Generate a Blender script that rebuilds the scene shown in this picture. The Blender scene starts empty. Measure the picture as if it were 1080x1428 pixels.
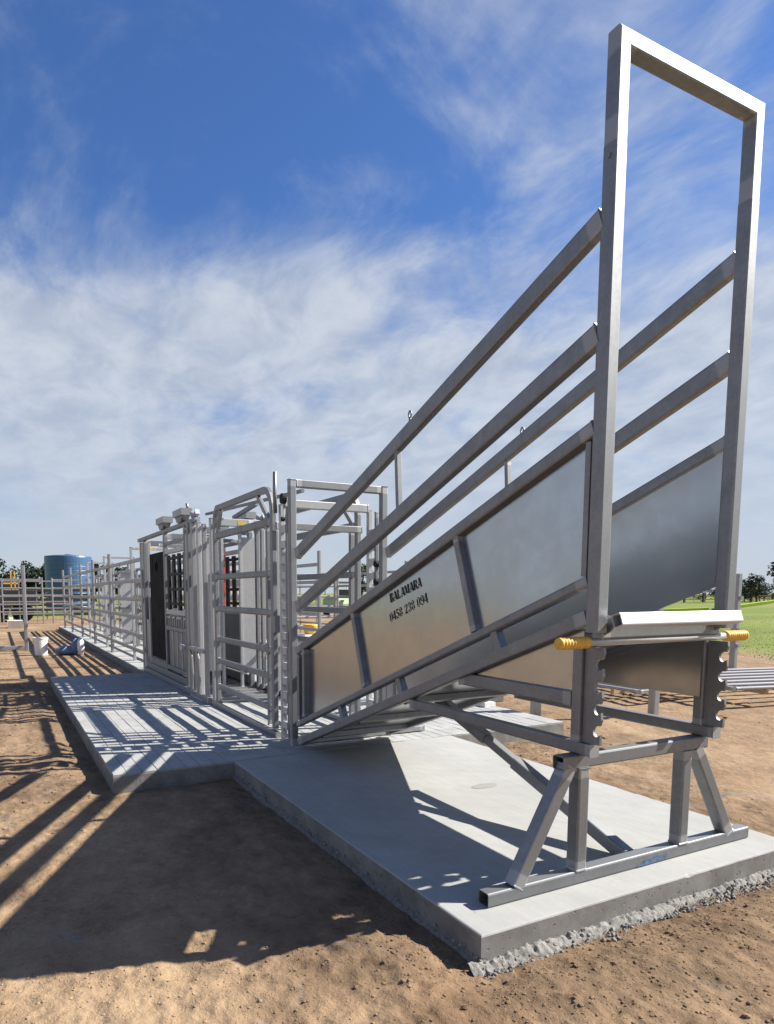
import bpy, math, random
import numpy as np
from mathutils import Vector, Matrix

rnd = random.Random(7)
nrs = np.random.RandomState(11)
scene = bpy.context.scene

# ------------------------------------------------------------------ camera
cd = bpy.data.cameras.new("camera")
cam = bpy.data.objects.new("camera", cd)
scene.collection.objects.link(cam)
RW = ((0.46401617, 0.88582673, 0.0), (0.09733548, -0.05098654, -0.99394476), (-0.88046283, 0.46120644, -0.10988095))
right, down, fwd = Vector(RW[0]), Vector(RW[1]), Vector(RW[2])
m = Matrix((right, -down, -fwd)).transposed().to_4x4()
m.translation = Vector((0, 0, 1.4))
cam.matrix_world = m
cd.sensor_fit = 'VERTICAL'
cd.sensor_height = 36.0
cd.lens = 36.0 * 939.254 / 1428.0
cd.shift_x = 50.0 / 1428.0
cd.shift_y = 216.8 / 1428.0
cd.clip_start = 0.05
cd.clip_end = 6000
scene.camera = cam

# ------------------------------------------------------------------ sun + sky
SUN = Vector((0.322, 1.15, 1.0)).normalized()
sd = bpy.data.lights.new("sun", 'SUN')
sd.energy = 5.0
sd.angle = math.radians(0.5)
sd.color = (1.0, 0.945, 0.86)
so = bpy.data.objects.new("sun", sd)
so.rotation_euler = (-SUN).to_track_quat('-Z', 'Y').to_euler()
so.location = (5, 15, 14)
scene.collection.objects.link(so)

world = bpy.data.worlds.new("World")
scene.world = world
world.use_nodes = True
wt = world.node_tree
wt.nodes.clear()
WN = wt.nodes.new
WL = wt.links.new


def wmath(op, a, b=None, c=None):
    n = WN('ShaderNodeMath'); n.operation = op
    for i, v in enumerate((a, b, c)):
        if v is None: continue
        if isinstance(v, (int, float)): n.inputs[i].default_value = v
        else: WL(v, n.inputs[i])
    return n.outputs[0]


def wramp(v, p0, p1, smooth=True):
    n = WN('ShaderNodeMapRange'); n.interpolation_type = 'SMOOTHSTEP' if smooth else 'LINEAR'
    WL(v, n.inputs[0]); n.inputs[1].default_value = p0; n.inputs[2].default_value = p1
    return n.outputs[0]


sky = WN('ShaderNodeTexSky')
sky.sky_type = 'NISHITA'
sky.sun_disc = False
sky.sun_elevation = math.asin(SUN.z)
sky.sun_rotation = math.atan2(SUN.x, SUN.y)
sky.altitude = 200
sky.air_density = 1.15
sky.dust_density = 0.5
sky.ozone_density = 4.0
tint = WN('ShaderNodeMix'); tint.data_type = 'RGBA'; tint.blend_type = 'MULTIPLY'
tint.inputs[0].default_value = 1.0
WL(sky.outputs[0], tint.inputs[6]); tint.inputs[7].default_value = (0.63, 0.88, 1.27, 1)
tc = WN('ShaderNodeTexCoord')
sep = WN('ShaderNodeSeparateXYZ'); WL(tc.outputs['Generated'], sep.inputs[0])
zc = wmath('ADD', wmath('MAXIMUM', sep.outputs[2], 0.0), 0.24)
u = wmath('DIVIDE', sep.outputs[0], zc); v = wmath('DIVIDE', sep.outputs[1], zc)
comb = WN('ShaderNodeCombineXYZ'); WL(u, comb.inputs[0]); WL(v, comb.inputs[1])


def wnoise(scale, detail, rough, rot, stretch, dist=0.0, off=(0, 0, 0)):
    mp = WN('ShaderNodeMapping'); WL(comb.outputs[0], mp.inputs[0])
    mp.inputs['Rotation'].default_value = (0, 0, math.radians(rot))
    mp.inputs['Scale'].default_value = stretch
    mp.inputs['Location'].default_value = off
    n = WN('ShaderNodeTexNoise'); WL(mp.outputs[0], n.inputs[0])
    n.inputs['Scale'].default_value = scale; n.inputs['Detail'].default_value = detail
    n.inputs['Roughness'].default_value = rough; n.inputs['Distortion'].default_value = dist
    return n.outputs[0]


n_big = wnoise(0.8, 3, 0.5, 20, (1, 1, 1), 0.2, (7.9, 11.5, 0))
n_wisp = wnoise(2.1, 10, 0.62, 50, (0.9, 1.25, 1), 0.7, (5.3, 0.6, 0))
n_fine = wnoise(6.0, 8, 0.6, 30, (0.9, 1.2, 1), 0.4, (2, 2, 0))
elev = sep.outputs[2]
bel = wmath('ADD', elev, wmath('MULTIPLY', wmath('SUBTRACT', n_big, 0.5), 0.35))
bank = wmath('SUBTRACT', 1.0, wramp(bel, 0.30, 0.48))
far = wramp(elev, 0.02, 0.30)          # cloud detail melts together towards the horizon
wis = wmath('ADD', 0.52, wmath('MULTIPLY', wmath('SUBTRACT', n_wisp, 0.5), wmath('MULTIPLY_ADD', far, 0.85, 0.25)))
fin = wmath('ADD', 0.5, wmath('MULTIPLY', wmath('SUBTRACT', n_fine, 0.5), far))
dens = wmath('ADD', wmath('MULTIPLY', n_big, 0.5), wmath('MULTIPLY', wis, 0.62))
dens = wmath('ADD', dens, wmath('MULTIPLY', fin, 0.16))
dens = wmath('ADD', dens, wmath('MULTIPLY', bank, 0.31))
cl = wramp(dens, 0.61, 0.96)
cl = wmath('MULTIPLY', cl, 0.88)
# cloud tone varies with its own thickness
ctone = WN('ShaderNodeMix'); ctone.data_type = 'RGBA'
WL(wramp(fin, 0.3, 0.7), ctone.inputs[0])
ctone.inputs[6].default_value = (4.4, 4.95, 5.9, 1)
ctone.inputs[7].default_value = (6.2, 6.6, 7.2, 1)
cmix = WN('ShaderNodeMix'); cmix.data_type = 'RGBA'
WL(cl, cmix.inputs[0]); WL(tint.outputs[2], cmix.inputs[6]); WL(ctone.outputs[2], cmix.inputs[7])
bg = WN('ShaderNodeBackground'); WL(cmix.outputs[2], bg.inputs[0]); bg.inputs[1].default_value = 0.05
wo = WN('ShaderNodeOutputWorld'); WL(bg.outputs[0], wo.inputs[0])

scene.view_settings.view_transform = 'Standard'
scene.view_settings.look = 'None'
scene.view_settings.exposure = 1.12
scene.view_settings.gamma = 1.0
scene.view_settings.use_curve_mapping = False
scene.render.engine = 'CYCLES'

# ------------------------------------------------------------------ material helpers


class NT:
    def __init__(s, name):
        s.m = bpy.data.materials.new(name); s.m.use_nodes = True
        s.t = s.m.node_tree; s.N = s.t.nodes
        s.b = s.N['Principled BSDF']; s.out = s.N['Material Output']
        s.tc = s.N.new('ShaderNodeTexCoord')

    def link(s, a, b): s.t.links.new(a, b)

    def coord(s, kind='Object', scale=(1, 1, 1), rot=(0, 0, 0)):
        mp = s.N.new('ShaderNodeMapping')
        if kind == 'World':
            g = s.N.new('ShaderNodeNewGeometry'); s.link(g.outputs['Position'], mp.inputs[0])
        else: s.link(s.tc.outputs[kind], mp.inputs[0])
        mp.inputs['Scale'].default_value = scale; mp.inputs['Rotation'].default_value = rot
        return mp.outputs[0]

    def noise(s, co, scale, detail=4, rough=0.55, dist=0.0):
        n = s.N.new('ShaderNodeTexNoise'); s.link(co, n.inputs[0])
        n.inputs['Scale'].default_value = scale; n.inputs['Detail'].default_value = detail
        n.inputs['Roughness'].default_value = rough; n.inputs['Distortion'].default_value = dist
        return n.outputs[0]

    def voro(s, co, scale, feature='F1'):
        n = s.N.new('ShaderNodeTexVoronoi'); s.link(co, n.inputs[0]); n.inputs['Scale'].default_value = scale
        n.feature = feature
        return n.outputs[0]

    def rng(s, v, a, b, c=0.0, d=1.0):
        n = s.N.new('ShaderNodeMapRange'); s.link(v, n.inputs[0])
        for i, x in enumerate((a, b, c, d)): n.inputs[i + 1].default_value = x
        return n.outputs[0]

    def math(s, op, a, b=None):
        n = s.N.new('ShaderNodeMath'); n.operation = op
        for i, x in enumerate((a, b)):
            if x is None: continue
            if isinstance(x, (int, float)): n.inputs[i].default_value = x
            else: s.link(x, n.inputs[i])
        return n.outputs[0]

    def mix(s, f, a, b, mode='MIX'):
        n = s.N.new('ShaderNodeMix'); n.data_type = 'RGBA'; n.blend_type = mode
        for i, x in ((0, f), (6, a), (7, b)):
            if isinstance(x, (int, float)): n.inputs[i].default_value = x
            elif isinstance(x, tuple): n.inputs[i].default_value = (x + (1,))[:4]
            else: s.link(x, n.inputs[i])
        return n.outputs[2]

    def set(s, col=None, rough=None, metal=None, spec=None):
        for k, x in (('Base Color', col), ('Roughness', rough), ('Metallic', metal), ('Specular IOR Level', spec)):
            if x is None: continue
            i = s.b.inputs[k]
            if isinstance(x, (int, float)): i.default_value = x
            elif isinstance(x, tuple): i.default_value = (x + (1,))[:4]
            else: s.link(x, i)

    def bump(s, h, strength=0.3, dist=0.01):
        n = s.N.new('ShaderNodeBump'); n.inputs['Strength'].default_value = strength
        n.inputs['Distance'].default_value = dist; s.link(h, n.inputs['Height'])
        s.link(n.outputs[0], s.b.inputs['Normal'])


def mat_galv(name, base=(0.255, 0.262, 0.273), rough=0.54, metal=0.9, streak=1.0, lo=0.84, grime=0.25, spangle=0.15, zb=(0.42, 0.423, 0.427), bmp=0.05):
    k = NT(name)
    co = k.coord('World')
    a = k.noise(co, 7.0, 6, 0.65, 0.4)
    b = k.noise(k.coord('World', (30, 30, 3)), 1.0, 4, 0.6)
    s = k.voro(co, 55.0)
    f = k.math('ADD', k.math('MULTIPLY', a, 0.55), k.math('ADD', k.math('MULTIPLY', b, 0.25 * streak), k.math('MULTIPLY', s, spangle)))
    dark = tuple(x * lo for x in base); lite = tuple(min(1, x * 1.18) for x in base)
    col = k.mix(k.rng(f, 0.3, 0.75), dark, lite)
    # brighter sprayed zinc over the welds
    at = k.N.new('ShaderNodeAttribute'); at.attribute_name = 'zinc'
    z = k.math('MULTIPLY', k.rng(k.math('ADD', at.outputs['Fac'], k.math('MULTIPLY', k.math('SUBTRACT', a, 0.5), 0.7)), 0.35, 0.65), 0.75)
    col = k.mix(z, col, zb)
    # dust and grime specks
    g = k.rng(k.noise(co, 26.0, 7, 0.7), 0.62, 0.74)
    col = k.mix(k.math('MULTIPLY', g, grime), col, (0.17, 0.14, 0.115))
    r = k.math('ADD', k.rng(f, 0.3, 0.75, rough + 0.06, rough - 0.06), k.math('MULTIPLY', z, 0.1))
    k.set(col, r, metal)
    k.bump(k.math('ADD', a, k.math('MULTIPLY', s, spangle)), bmp, 0.004)
    return k.m


GALV = mat_galv("galvanised_steel")
GALV_L = mat_galv("bright_galvanised_steel", (0.46, 0.463, 0.467), 0.45, 0.6)
GALV_F = mat_galv("weathered_galvanised_steel", (0.34, 0.34, 0.345), 0.45, 0.7)
SHEET = mat_galv("zinc_sheet", (0.47, 0.49, 0.515), 0.19, 0.98, 0.3, 0.88, 0.16, 0.05, bmp=0.02)
LIPM = mat_galv("fresh_zinc", (0.50, 0.505, 0.51), 0.45, 0.4, 0.4, 0.92, 0.1, 0.1)


def mat_plain(name, col, rough=0.6, metal=0.0, var=0.25, scale=9.0, bump=0.0, spec=0.5):
    k = NT(name); co = k.coord('World')
    n = k.noise(co, scale, 5, 0.6)
    c = k.mix(k.rng(n, 0.3, 0.7), tuple(x * (1 - var) for x in col), tuple(min(1, x * (1 + var)) for x in col))
    k.set(c, k.rng(n, 0.3, 0.7, min(1, rough + 0.07), max(0, rough - 0.07)), metal, spec)
    if bump: k.bump(n, bump, 0.01)
    return k.m


def mat_concrete(name, base=(0.52, 0.52, 0.50)):
    k = NT(name); co = k.coord('World')
    a = k.noise(co, 1.6, 8, 0.6, 0.3); b = k.noise(co, 60, 4, 0.6); c = k.noise(k.coord('World', (1, 12, 1)), 3.0, 5, 0.6)
    f = k.math('ADD', k.math('MULTIPLY', a, 0.6), k.math('ADD', k.math('MULTIPLY', b, 0.15), k.math('MULTIPLY', c, 0.25)))
    col = k.mix(k.rng(f, 0.35, 0.68), tuple(x * 0.8 for x in base), tuple(x * 1.08 for x in base))
    st = k.rng(k.noise(co, 0.9, 6, 0.7, 0.6), 0.56, 0.70)
    col = k.mix(k.math('MULTIPLY', st, 0.42), col, (0.28, 0.235, 0.18))
    arc = k.N.new('ShaderNodeTexWave'); k.link(co, arc.inputs[0]); arc.wave_type = 'RINGS'; arc.rings_direction = 'Z'
    arc.inputs['Scale'].default_value = 2.2; arc.inputs['Distortion'].default_value = 9.0; arc.inputs['Detail'].default_value = 4.0; arc.inputs['Detail Scale'].default_value = 0.7
    col = k.mix(k.math('MULTIPLY', k.rng(arc.outputs['Fac'], 0.55, 1.0), 0.10), col, tuple(x * 0.72 for x in base))
    sp_ = k.rng(k.noise(co, 22, 3, 0.5), 0.70, 0.76)
    col = k.mix(k.math('MULTIPLY', sp_, 0.4), col, (0.2, 0.16, 0.12))
    k.set(col, 0.85, 0, 0.3)
    k.bump(k.math('ADD', b, k.math('MULTIPLY', a, 2.0)), 0.15, 0.003)
    return k.m


CONC = mat_concrete("smooth_concrete", (0.34, 0.342, 0.328))


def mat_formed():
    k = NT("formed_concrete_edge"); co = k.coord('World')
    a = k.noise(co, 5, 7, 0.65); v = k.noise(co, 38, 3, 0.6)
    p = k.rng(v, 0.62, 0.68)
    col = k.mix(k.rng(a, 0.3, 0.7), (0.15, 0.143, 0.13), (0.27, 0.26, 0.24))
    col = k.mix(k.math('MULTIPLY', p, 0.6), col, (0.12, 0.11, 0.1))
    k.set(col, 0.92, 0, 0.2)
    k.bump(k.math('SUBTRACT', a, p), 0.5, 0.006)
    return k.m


FORMED = mat_formed()
MORTAR = mat_plain("rough_mortar", (0.20, 0.192, 0.175), 0.95, 0, 0.3, 40, 0.8)
MORTARC = mat_plain("mortar_crumb", (0.23, 0.22, 0.2), 0.95, 0, 0.2, 30)
PAVER = mat_plain("grey_paver", (0.30, 0.302, 0.293), 0.9, 0, 0.16, 5, 0.2)
PAVER2 = mat_plain("dark_joint_sand", (0.24, 0.225, 0.205), 0.95, 0, 0.3, 30, 0.3)
BLACK = mat_plain("black_rubber", (0.008, 0.008, 0.009), 0.75, 0, 0.3, 6, 0, 0.12)
BLACKP = mat_plain("black_painted_steel", (0.01, 0.01, 0.011), 0.6, 0, 0.3, 6, 0, 0.2)
YELLOW = mat_plain("yellow_plastic", (0.68, 0.39, 0.06), 0.55, 0, 0.22, 35)
REDM = mat_plain("red_paint", (0.62, 0.045, 0.03), 0.45, 0, 0.15, 8)
LABY = mat_plain("yellow_label", (0.55, 0.43, 0.08), 0.5, 0, 0.2, 40)
INK = mat_plain("black_stencil_paint", (0.012, 0.012, 0.012), 0.7, 0, 0.3, 60)
WHITEP = mat_plain("white_plastic", (0.72, 0.71, 0.68), 0.5, 0, 0.1, 10)
BLUEP = mat_plain("blue_paint_mark", (0.10, 0.17, 0.27), 0.55, 0.4, 0.5, 45)
BLUEG = mat_plain("blue_grey_canvas", (0.13, 0.18, 0.27), 0.75, 0, 0.3, 14, 0.3)
TANKB = mat_plain("blue_tank_plastic", (0.045, 0.11, 0.225), 0.4, 0, 0.12, 0.6)
LIME = mat_plain("lime_paint", (0.40, 0.52, 0.03), 0.5, 0, 0.15, 3)
PALEG = mat_plain("pale_green_paint", (0.36, 0.48, 0.27), 0.5, 0, 0.12, 3)
DARK = mat_plain("dark_grime", (0.02, 0.02, 0.02), 0.7, 0, 0.4, 5)
BARK = mat_plain("bark", (0.10, 0.075, 0.055), 0.95, 0, 0.35, 8, 0.6)
CARDT = mat_plain("tan_cardboard", (0.45, 0.31, 0.18), 0.85, 0, 0.15, 10)
GLASS = mat_plain("dark_window_glass", (0.015, 0.018, 0.02), 0.08, 0, 0.1, 3)


def mat_leaf(name, c0, c1):
    k = NT(name)
    n = k.noise(k.coord('World'), 1.3, 4, 0.6)
    at = k.N.new('ShaderNodeAttribute'); at.attribute_name = 'tone'
    f = k.math('ADD', k.math('MULTIPLY', n, 0.5), k.math('MULTIPLY', at.outputs['Fac'], 0.5))
    k.set(k.mix(k.rng(f, 0.25, 0.75), c0, c1), 0.7, 0, 0.2)
    return k.m


LEAF = mat_leaf("eucalypt_leaves", (0.018, 0.032, 0.018), (0.05, 0.075, 0.04))
GRASSB = mat_leaf("grass_blades", (0.09, 0.13, 0.03), (0.18, 0.24, 0.05))


def mat_ground(name="dirt_and_pasture", rel=0.75):
    k = NT(name); co = k.coord('World')
    a = k.noise(co, 0.55, 7, 0.62, 0.4); b = k.noise(co, 4.5, 8, 0.68); c = k.noise(co, 34, 6, 0.7)
    d = k.voro(co, 16)
    f = k.math('ADD', k.math('MULTIPLY', a, 0.35), k.math('ADD', k.math('MULTIPLY', b, 0.4), k.math('MULTIPLY', c, 0.25)))
    dirt = k.mix(k.rng(f, 0.36, 0.66), (0.13, 0.083, 0.049), (0.375, 0.262, 0.16))
    red = k.rng(k.noise(co, 1.3, 6, 0.65), 0.52, 0.7)
    dirt = k.mix(k.math('MULTIPLY', red, 0.6), dirt, (0.20, 0.11, 0.058))
    pale = k.rng(k.noise(k.coord('World', (0.5, 0.9, 1)), 0.7, 5, 0.6, 0.5), 0.52, 0.66)
    dirt = k.mix(k.math('MULTIPLY', pale, 0.45), dirt, (0.45, 0.325, 0.205))
    grey = k.rng(k.noise(k.coord('World', (0.8, 1.1, 1)), 2.6, 7, 0.72, 0.7), 0.60, 0.68)
    dirt = k.mix(k.math('MULTIPLY', grey, 0.6), dirt, (0.22, 0.205, 0.195))
    spk = k.rng(k.noise(co, 70, 3, 0.6), 0.60, 0.72)
    dirt = k.mix(k.math('MULTIPLY', spk, 0.5), dirt, (0.10, 0.062, 0.038))
    spw = k.rng(k.noise(k.coord('World', (1.3, 1, 1)), 55, 3, 0.6), 0.66, 0.74)
    dirt = k.mix(k.math('MULTIPLY', spw, 0.5), dirt, (0.46, 0.37, 0.27))
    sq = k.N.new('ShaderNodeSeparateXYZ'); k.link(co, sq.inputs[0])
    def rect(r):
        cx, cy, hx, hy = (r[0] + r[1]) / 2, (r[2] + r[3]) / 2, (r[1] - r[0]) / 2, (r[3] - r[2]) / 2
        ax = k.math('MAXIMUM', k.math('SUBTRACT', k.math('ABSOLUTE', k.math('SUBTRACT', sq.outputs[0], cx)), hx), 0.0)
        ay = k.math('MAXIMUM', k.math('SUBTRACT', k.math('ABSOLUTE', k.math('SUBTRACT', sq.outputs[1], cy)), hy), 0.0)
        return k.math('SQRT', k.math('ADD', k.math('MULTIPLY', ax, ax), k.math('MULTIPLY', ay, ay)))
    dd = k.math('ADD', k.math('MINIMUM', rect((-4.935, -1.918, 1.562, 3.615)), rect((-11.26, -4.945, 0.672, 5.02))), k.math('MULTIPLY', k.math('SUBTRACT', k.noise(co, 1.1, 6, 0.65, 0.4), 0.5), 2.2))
    fill_shade = k.rng(dd, 1.05, 0.45)  # browner dug soil round the slabs, toned darker to deepen the ground shadows
    dirt = k.mix(k.math('MULTIPLY', fill_shade, 0.55), dirt, k.mix(k.rng(b, 0.4, 0.62), (0.075, 0.05, 0.033), (0.175, 0.115, 0.07)))
    # pasture
    pn = k.noise(k.coord('World', (0.16, 0.05, 1)), 1.0, 6, 0.6); pf = k.noise(co, 7, 5, 0.7)
    g = k.mix(k.rng(k.math('ADD', k.math('MULTIPLY', pn, 0.6), k.math('MULTIPLY', pf, 0.4)), 0.35, 0.65), (0.095, 0.115, 0.03), (0.185, 0.235, 0.045))
    dry = k.rng(k.noise(k.coord('World', (0.03, 0.03, 1)), 1.0, 4, 0.5), 0.5, 0.62)
    g = k.mix(k.math('MULTIPLY', dry, 0.6), g, (0.26, 0.22, 0.095))
    sp = k.N.new('ShaderNodeSeparateXYZ'); k.link(co, sp.inputs[0])
    e1 = k.math('ADD', k.math('SUBTRACT', sp.outputs[1], 11.0), k.math('MULTIPLY', sp.outputs[0], 0.48))
    e2 = k.math('SUBTRACT', k.math('MULTIPLY', sp.outputs[0], -1.0), 42.0)
    e = k.math('MAXIMUM', e1, e2)
    e = k.math('ADD', e, k.math('MULTIPLY', k.math('SUBTRACT', k.noise(co, 0.8, 6, 0.7), 0.5), 5.0))
    gm = k.rng(e, -0.4, 0.9)
    k.set(k.mix(gm, dirt, g), 0.95, 0, 0.15)
    k.bump(k.math('ADD', k.math('MULTIPLY', b, 1.0), k.math('ADD', k.math('MULTIPLY', c, 0.45), k.math('MULTIPLY', d, 0.25))), rel, 0.03)
    return k.m


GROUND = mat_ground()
CLOD = mat_ground("dirt_clods", 0.0)

# ------------------------------------------------------------------ object helpers
COL = scene.collection
ORG = {}


def link_mesh(name, verts, faces, mats, parent=None, smooth=False, midx=None, attr=None):
    V = np.asarray(verts, float)
    lo, hi = V.min(0), V.max(0)
    c = (lo + hi) / 2
    if parent is None: c[2] = lo[2]
    me = bpy.data.meshes.new(name)
    me.from_pydata((V - c).tolist(), [], faces)
    if not isinstance(mats, (list, tuple)): mats = [mats]
    for mm in mats: me.materials.append(mm)
    if midx is not None: me.polygons.foreach_set('material_index', midx)
    if smooth: me.polygons.foreach_set('use_smooth', [True] * len(me.polygons))
    if attr:
        for an, vals in attr.items():
            at = me.attributes.new(an, 'FLOAT', 'POINT'); at.data.foreach_set('value', vals)
    me.update()
    o = bpy.data.objects.new(name, me); COL.objects.link(o)
    if parent is not None:
        o.parent = parent; o.location = Vector(c) - ORG[parent.name]
    else: o.location = c
    ORG[o.name] = Vector(c)
    return o


def thing(name, label, cat, loc, group=None):
    o = bpy.data.objects.new(name, None); COL.objects.link(o)
    o.location = loc; o.empty_display_size = 0.2
    ORG[o.name] = Vector(loc)
    return tag(o, label, cat, group)


def tag(o, label, cat, group=None):
    o['label'] = label; o['category'] = cat
    if group: o['group'] = group
    return o


def kind(o, k, label=None):
    o['kind'] = k
    if label: o['label'] = label
    return o


class MB:
    def __init__(s): s.v = []; s.f = []; s.z = []; s.mi = []

    def add(s, v, f, z=None, mi=0):
        n = len(s.v); s.v += [tuple(p) for p in v]
        s.f += [tuple(i + n for i in q) for q in f]; s.z += z if z is not None else [0.0] * len(v)
        s.mi += [mi] * len(f); return s

    def build(s, name, mat, parent=None, smooth=False, attr='zinc'):
        return link_mesh(name, s.v, s.f, mat, parent, smooth, s.mi if isinstance(mat, (list, tuple)) else None, {attr: s.z})


def section(w, h, r=None, seg=2):
    r = min(w, h) * 0.13 if r is None else r
    pts = []
    for cx, cy, a0 in ((w / 2 - r, h / 2 - r, 0), (-w / 2 + r, h / 2 - r, 90), (-w / 2 + r, -h / 2 + r, 180), (w / 2 - r, -h / 2 + r, 270)):
        for i in range(seg + 1):
            a = math.radians(a0 + 90 * i / seg)
            pts.append((cx + r * math.cos(a), cy + r * math.sin(a)))
    return pts


def frame_axes(p0, p1, up=(0, 0, 1)):
    d = (Vector(p1) - Vector(p0)).normalized()
    upv = Vector(up)
    if abs(d.dot(upv)) > 0.999: upv = Vector((0, 1, 0))
    x = d.cross(upv).normalized(); y = x.cross(d).normalized()
    return d, x, y


def add_beam(mb, p0, p1, w, h, up=(0, 0, 1), hollow=(0, 0), zinc=0.05, r=None, sec=None, mi=0, weld=True):
    """box section from p0 to p1; w across (horizontal), h along up."""
    p0, p1 = Vector(p0), Vector(p1)
    d, x, y = frame_axes(p0, p1, up)
    L = (p1 - p0).length
    S = sec or section(w, h, r)
    n = len(S)
    zl = min(zinc, L * 0.3)
    ts = [0, zl * 0.7, zl * 1.3, L - zl * 1.3, L - zl * 0.7, L] if zl > 0 else [0, L]
    zs = [1, 1, 0, 0, 1, 1] if zl > 0 else [0, 0]
    V = []; Z = []; F = []
    wd = 0.0
    if weld and zl > 0.02:
        wd = 0.0022
        ts = [0, 0.005, 0.009] + ts[1:-1] + [L - 0.009, L - 0.005, L]; zs = [1, 1, 1] + zs[1:-1] + [1, 1, 1]
    for q_, (t, z) in enumerate(zip(ts, zs)):
        e_ = wd * (0.5 + rnd.random()) if (wd and (q_ < 2 or q_ > len(ts) - 3)) else 0.0
        for a, b in S:
            j_ = e_ * (0.6 + 0.8 * rnd.random()); V.append(p0 + d * t + x * (a + math.copysign(j_, a)) + y * (b + math.copysign(j_, b))); Z.append(float(z))
    for k in range(len(ts) - 1):
        for i in range(n):
            j = (i + 1) % n
            F.append((k * n + i, k * n + j, (k + 1) * n + j, (k + 1) * n + i))
    for e, (t, k0, sgn) in enumerate(((0, 0, 1), (L, (len(ts) - 1) * n, -1))):
        ring = [k0 + i for i in range(n)]
        if hollow[e]:
            fx = (w - 0.009) / w; fy = (h - 0.009) / h
            b0 = len(V)
            for tt in (t, t + sgn * min(0.3, L * 0.4)):
                for a, b in S: V.append(p0 + d * tt + x * a * fx + y * b * fy); Z.append(0.0)
            for i in range(n):
                j = (i + 1) % n
                F.append((ring[i], b0 + i, b0 + j, ring[j]))
                F.append((b0 + i, b0 + n + i, b0 + n + j, b0 + j))
            F.append(tuple(b0 + n + i for i in range(n)))
        else: F.append(tuple(ring) if e else tuple(reversed(ring)))
    mb.add(V, F, Z, mi)


def beam(name, p0, p1, w, h, mat=None, parent=None, **k):
    mb = MB(); add_beam(mb, p0, p1, w, h, **k)
    return mb.build(name, mat or GALV, parent)


def add_box(mb, lo, hi, mi=0):
    x0, y0, z0 = lo; x1, y1, z1 = hi
    V = [(x0, y0, z0), (x1, y0, z0), (x1, y1, z0), (x0, y1, z0), (x0, y0, z1), (x1, y0, z1), (x1, y1, z1), (x0, y1, z1)]
    mb.add(V, [(0, 3, 2, 1), (4, 5, 6, 7), (0, 1, 5, 4), (1, 2, 6, 5), (2, 3, 7, 6), (3, 0, 4, 7)], None, mi)


def box(name, lo, hi, mat, parent=None):
    mb = MB(); add_box(mb, lo, hi); return mb.build(name, mat, parent)


def add_cbox(mb, lo, hi, c=0.004, mi=0):
    """box with chamfered top edges"""
    x0, y0, z0 = lo; x1, y1, z1 = hi
    V = [(x0, y0, z0), (x1, y0, z0), (x1, y1, z0), (x0, y1, z0), (x0, y0, z1 - c), (x1, y0, z1 - c), (x1, y1, z1 - c), (x0, y1, z1 - c),
         (x0 + c, y0 + c, z1), (x1 - c, y0 + c, z1), (x1 - c, y1 - c, z1), (x0 + c, y1 - c, z1)]
    F = [(0, 3, 2, 1), (8, 9, 10, 11)] + [(i, (i + 1) % 4, 4 + (i + 1) % 4, 4 + i) for i in range(4)] + [(4 + i, 4 + (i + 1) % 4, 8 + (i + 1) % 4, 8 + i) for i in range(4)]
    mb.add(V, F, None, mi)


def add_prism_y(mb, poly, y0, y1, mi=0):
    """polygon in XZ extruded along Y"""
    n = len(poly)
    V = [(a, y0, b) for a, b in poly] + [(a, y1, b) for a, b in poly]
    F = [tuple(range(n)), tuple(range(2 * n - 1, n - 1, -1))] + [(i, i + n, (i + 1) % n + n, (i + 1) % n) for i in range(n)]
    mb.add(V, F, None, mi)


def add_tube(mb, pts, r, n=10, zinc=0, mi=0, caps=True):
    """round tube along a polyline, r scalar or list"""
    pts = [Vector(p) for p in pts]
    R = r if isinstance(r, (list, tuple)) else [r] * len(pts)
    V = []; F = []
    prev = None
    for i, p in enumerate(pts):
        t = (pts[min(i + 1, len(pts) - 1)] - pts[max(i - 1, 0)]).normalized()
        if prev is None:
            a = t.cross(Vector((0, 0, 1)))
            if a.length < 1e-3: a = Vector((1, 0, 0))
            a.normalize()
        else:
            a = (prev - t * prev.dot(t)).normalized()
        prev = a
        b = t.cross(a)
        for k in range(n):
            th = 2 * math.pi * k / n
            V.append(p + (a * math.cos(th) + b * math.sin(th)) * R[i])
    for i in range(len(pts) - 1):
        for k in range(n):
            j = (k + 1) % n
            F.append((i * n + k, i * n + j, (i + 1) * n + j, (i + 1) * n + k))
    if caps:
        F.append(tuple(range(n - 1, -1, -1))); F.append(tuple((len(pts) - 1) * n + k for k in range(n)))
    mb.add(V, F, None, mi)


def tube(name, pts, r, mat, parent=None, n=10, smooth=True):
    mb = MB(); add_tube(mb, pts, r, n); o = mb.build(name, mat, parent, smooth); return o


def add_bent_box(mb, pts, w, h, side):
    """box section swept along a bent line; side = constant width axis"""
    pts = [Vector(p) for p in pts]; side = Vector(side).normalized()
    S = section(w, h); n = len(S); V = []; F = []
    for i, p in enumerate(pts):
        t = (pts[min(i + 1, len(pts) - 1)] - pts[max(i - 1, 0)]).normalized()
        y = side.cross(t).normalized()
        for a, b in S: V.append(p + side * a + y * b)
    for k in range(len(pts) - 1):
        for i in range(n):
            j = (i + 1) % n; F.append((k * n + i, k * n + j, (k + 1) * n + j, (k + 1) * n + i))
    F.append(tuple(range(n - 1, -1, -1))); F.append(tuple((len(pts) - 1) * n + k for k in range(n)))
    mb.add(V, F)


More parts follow.
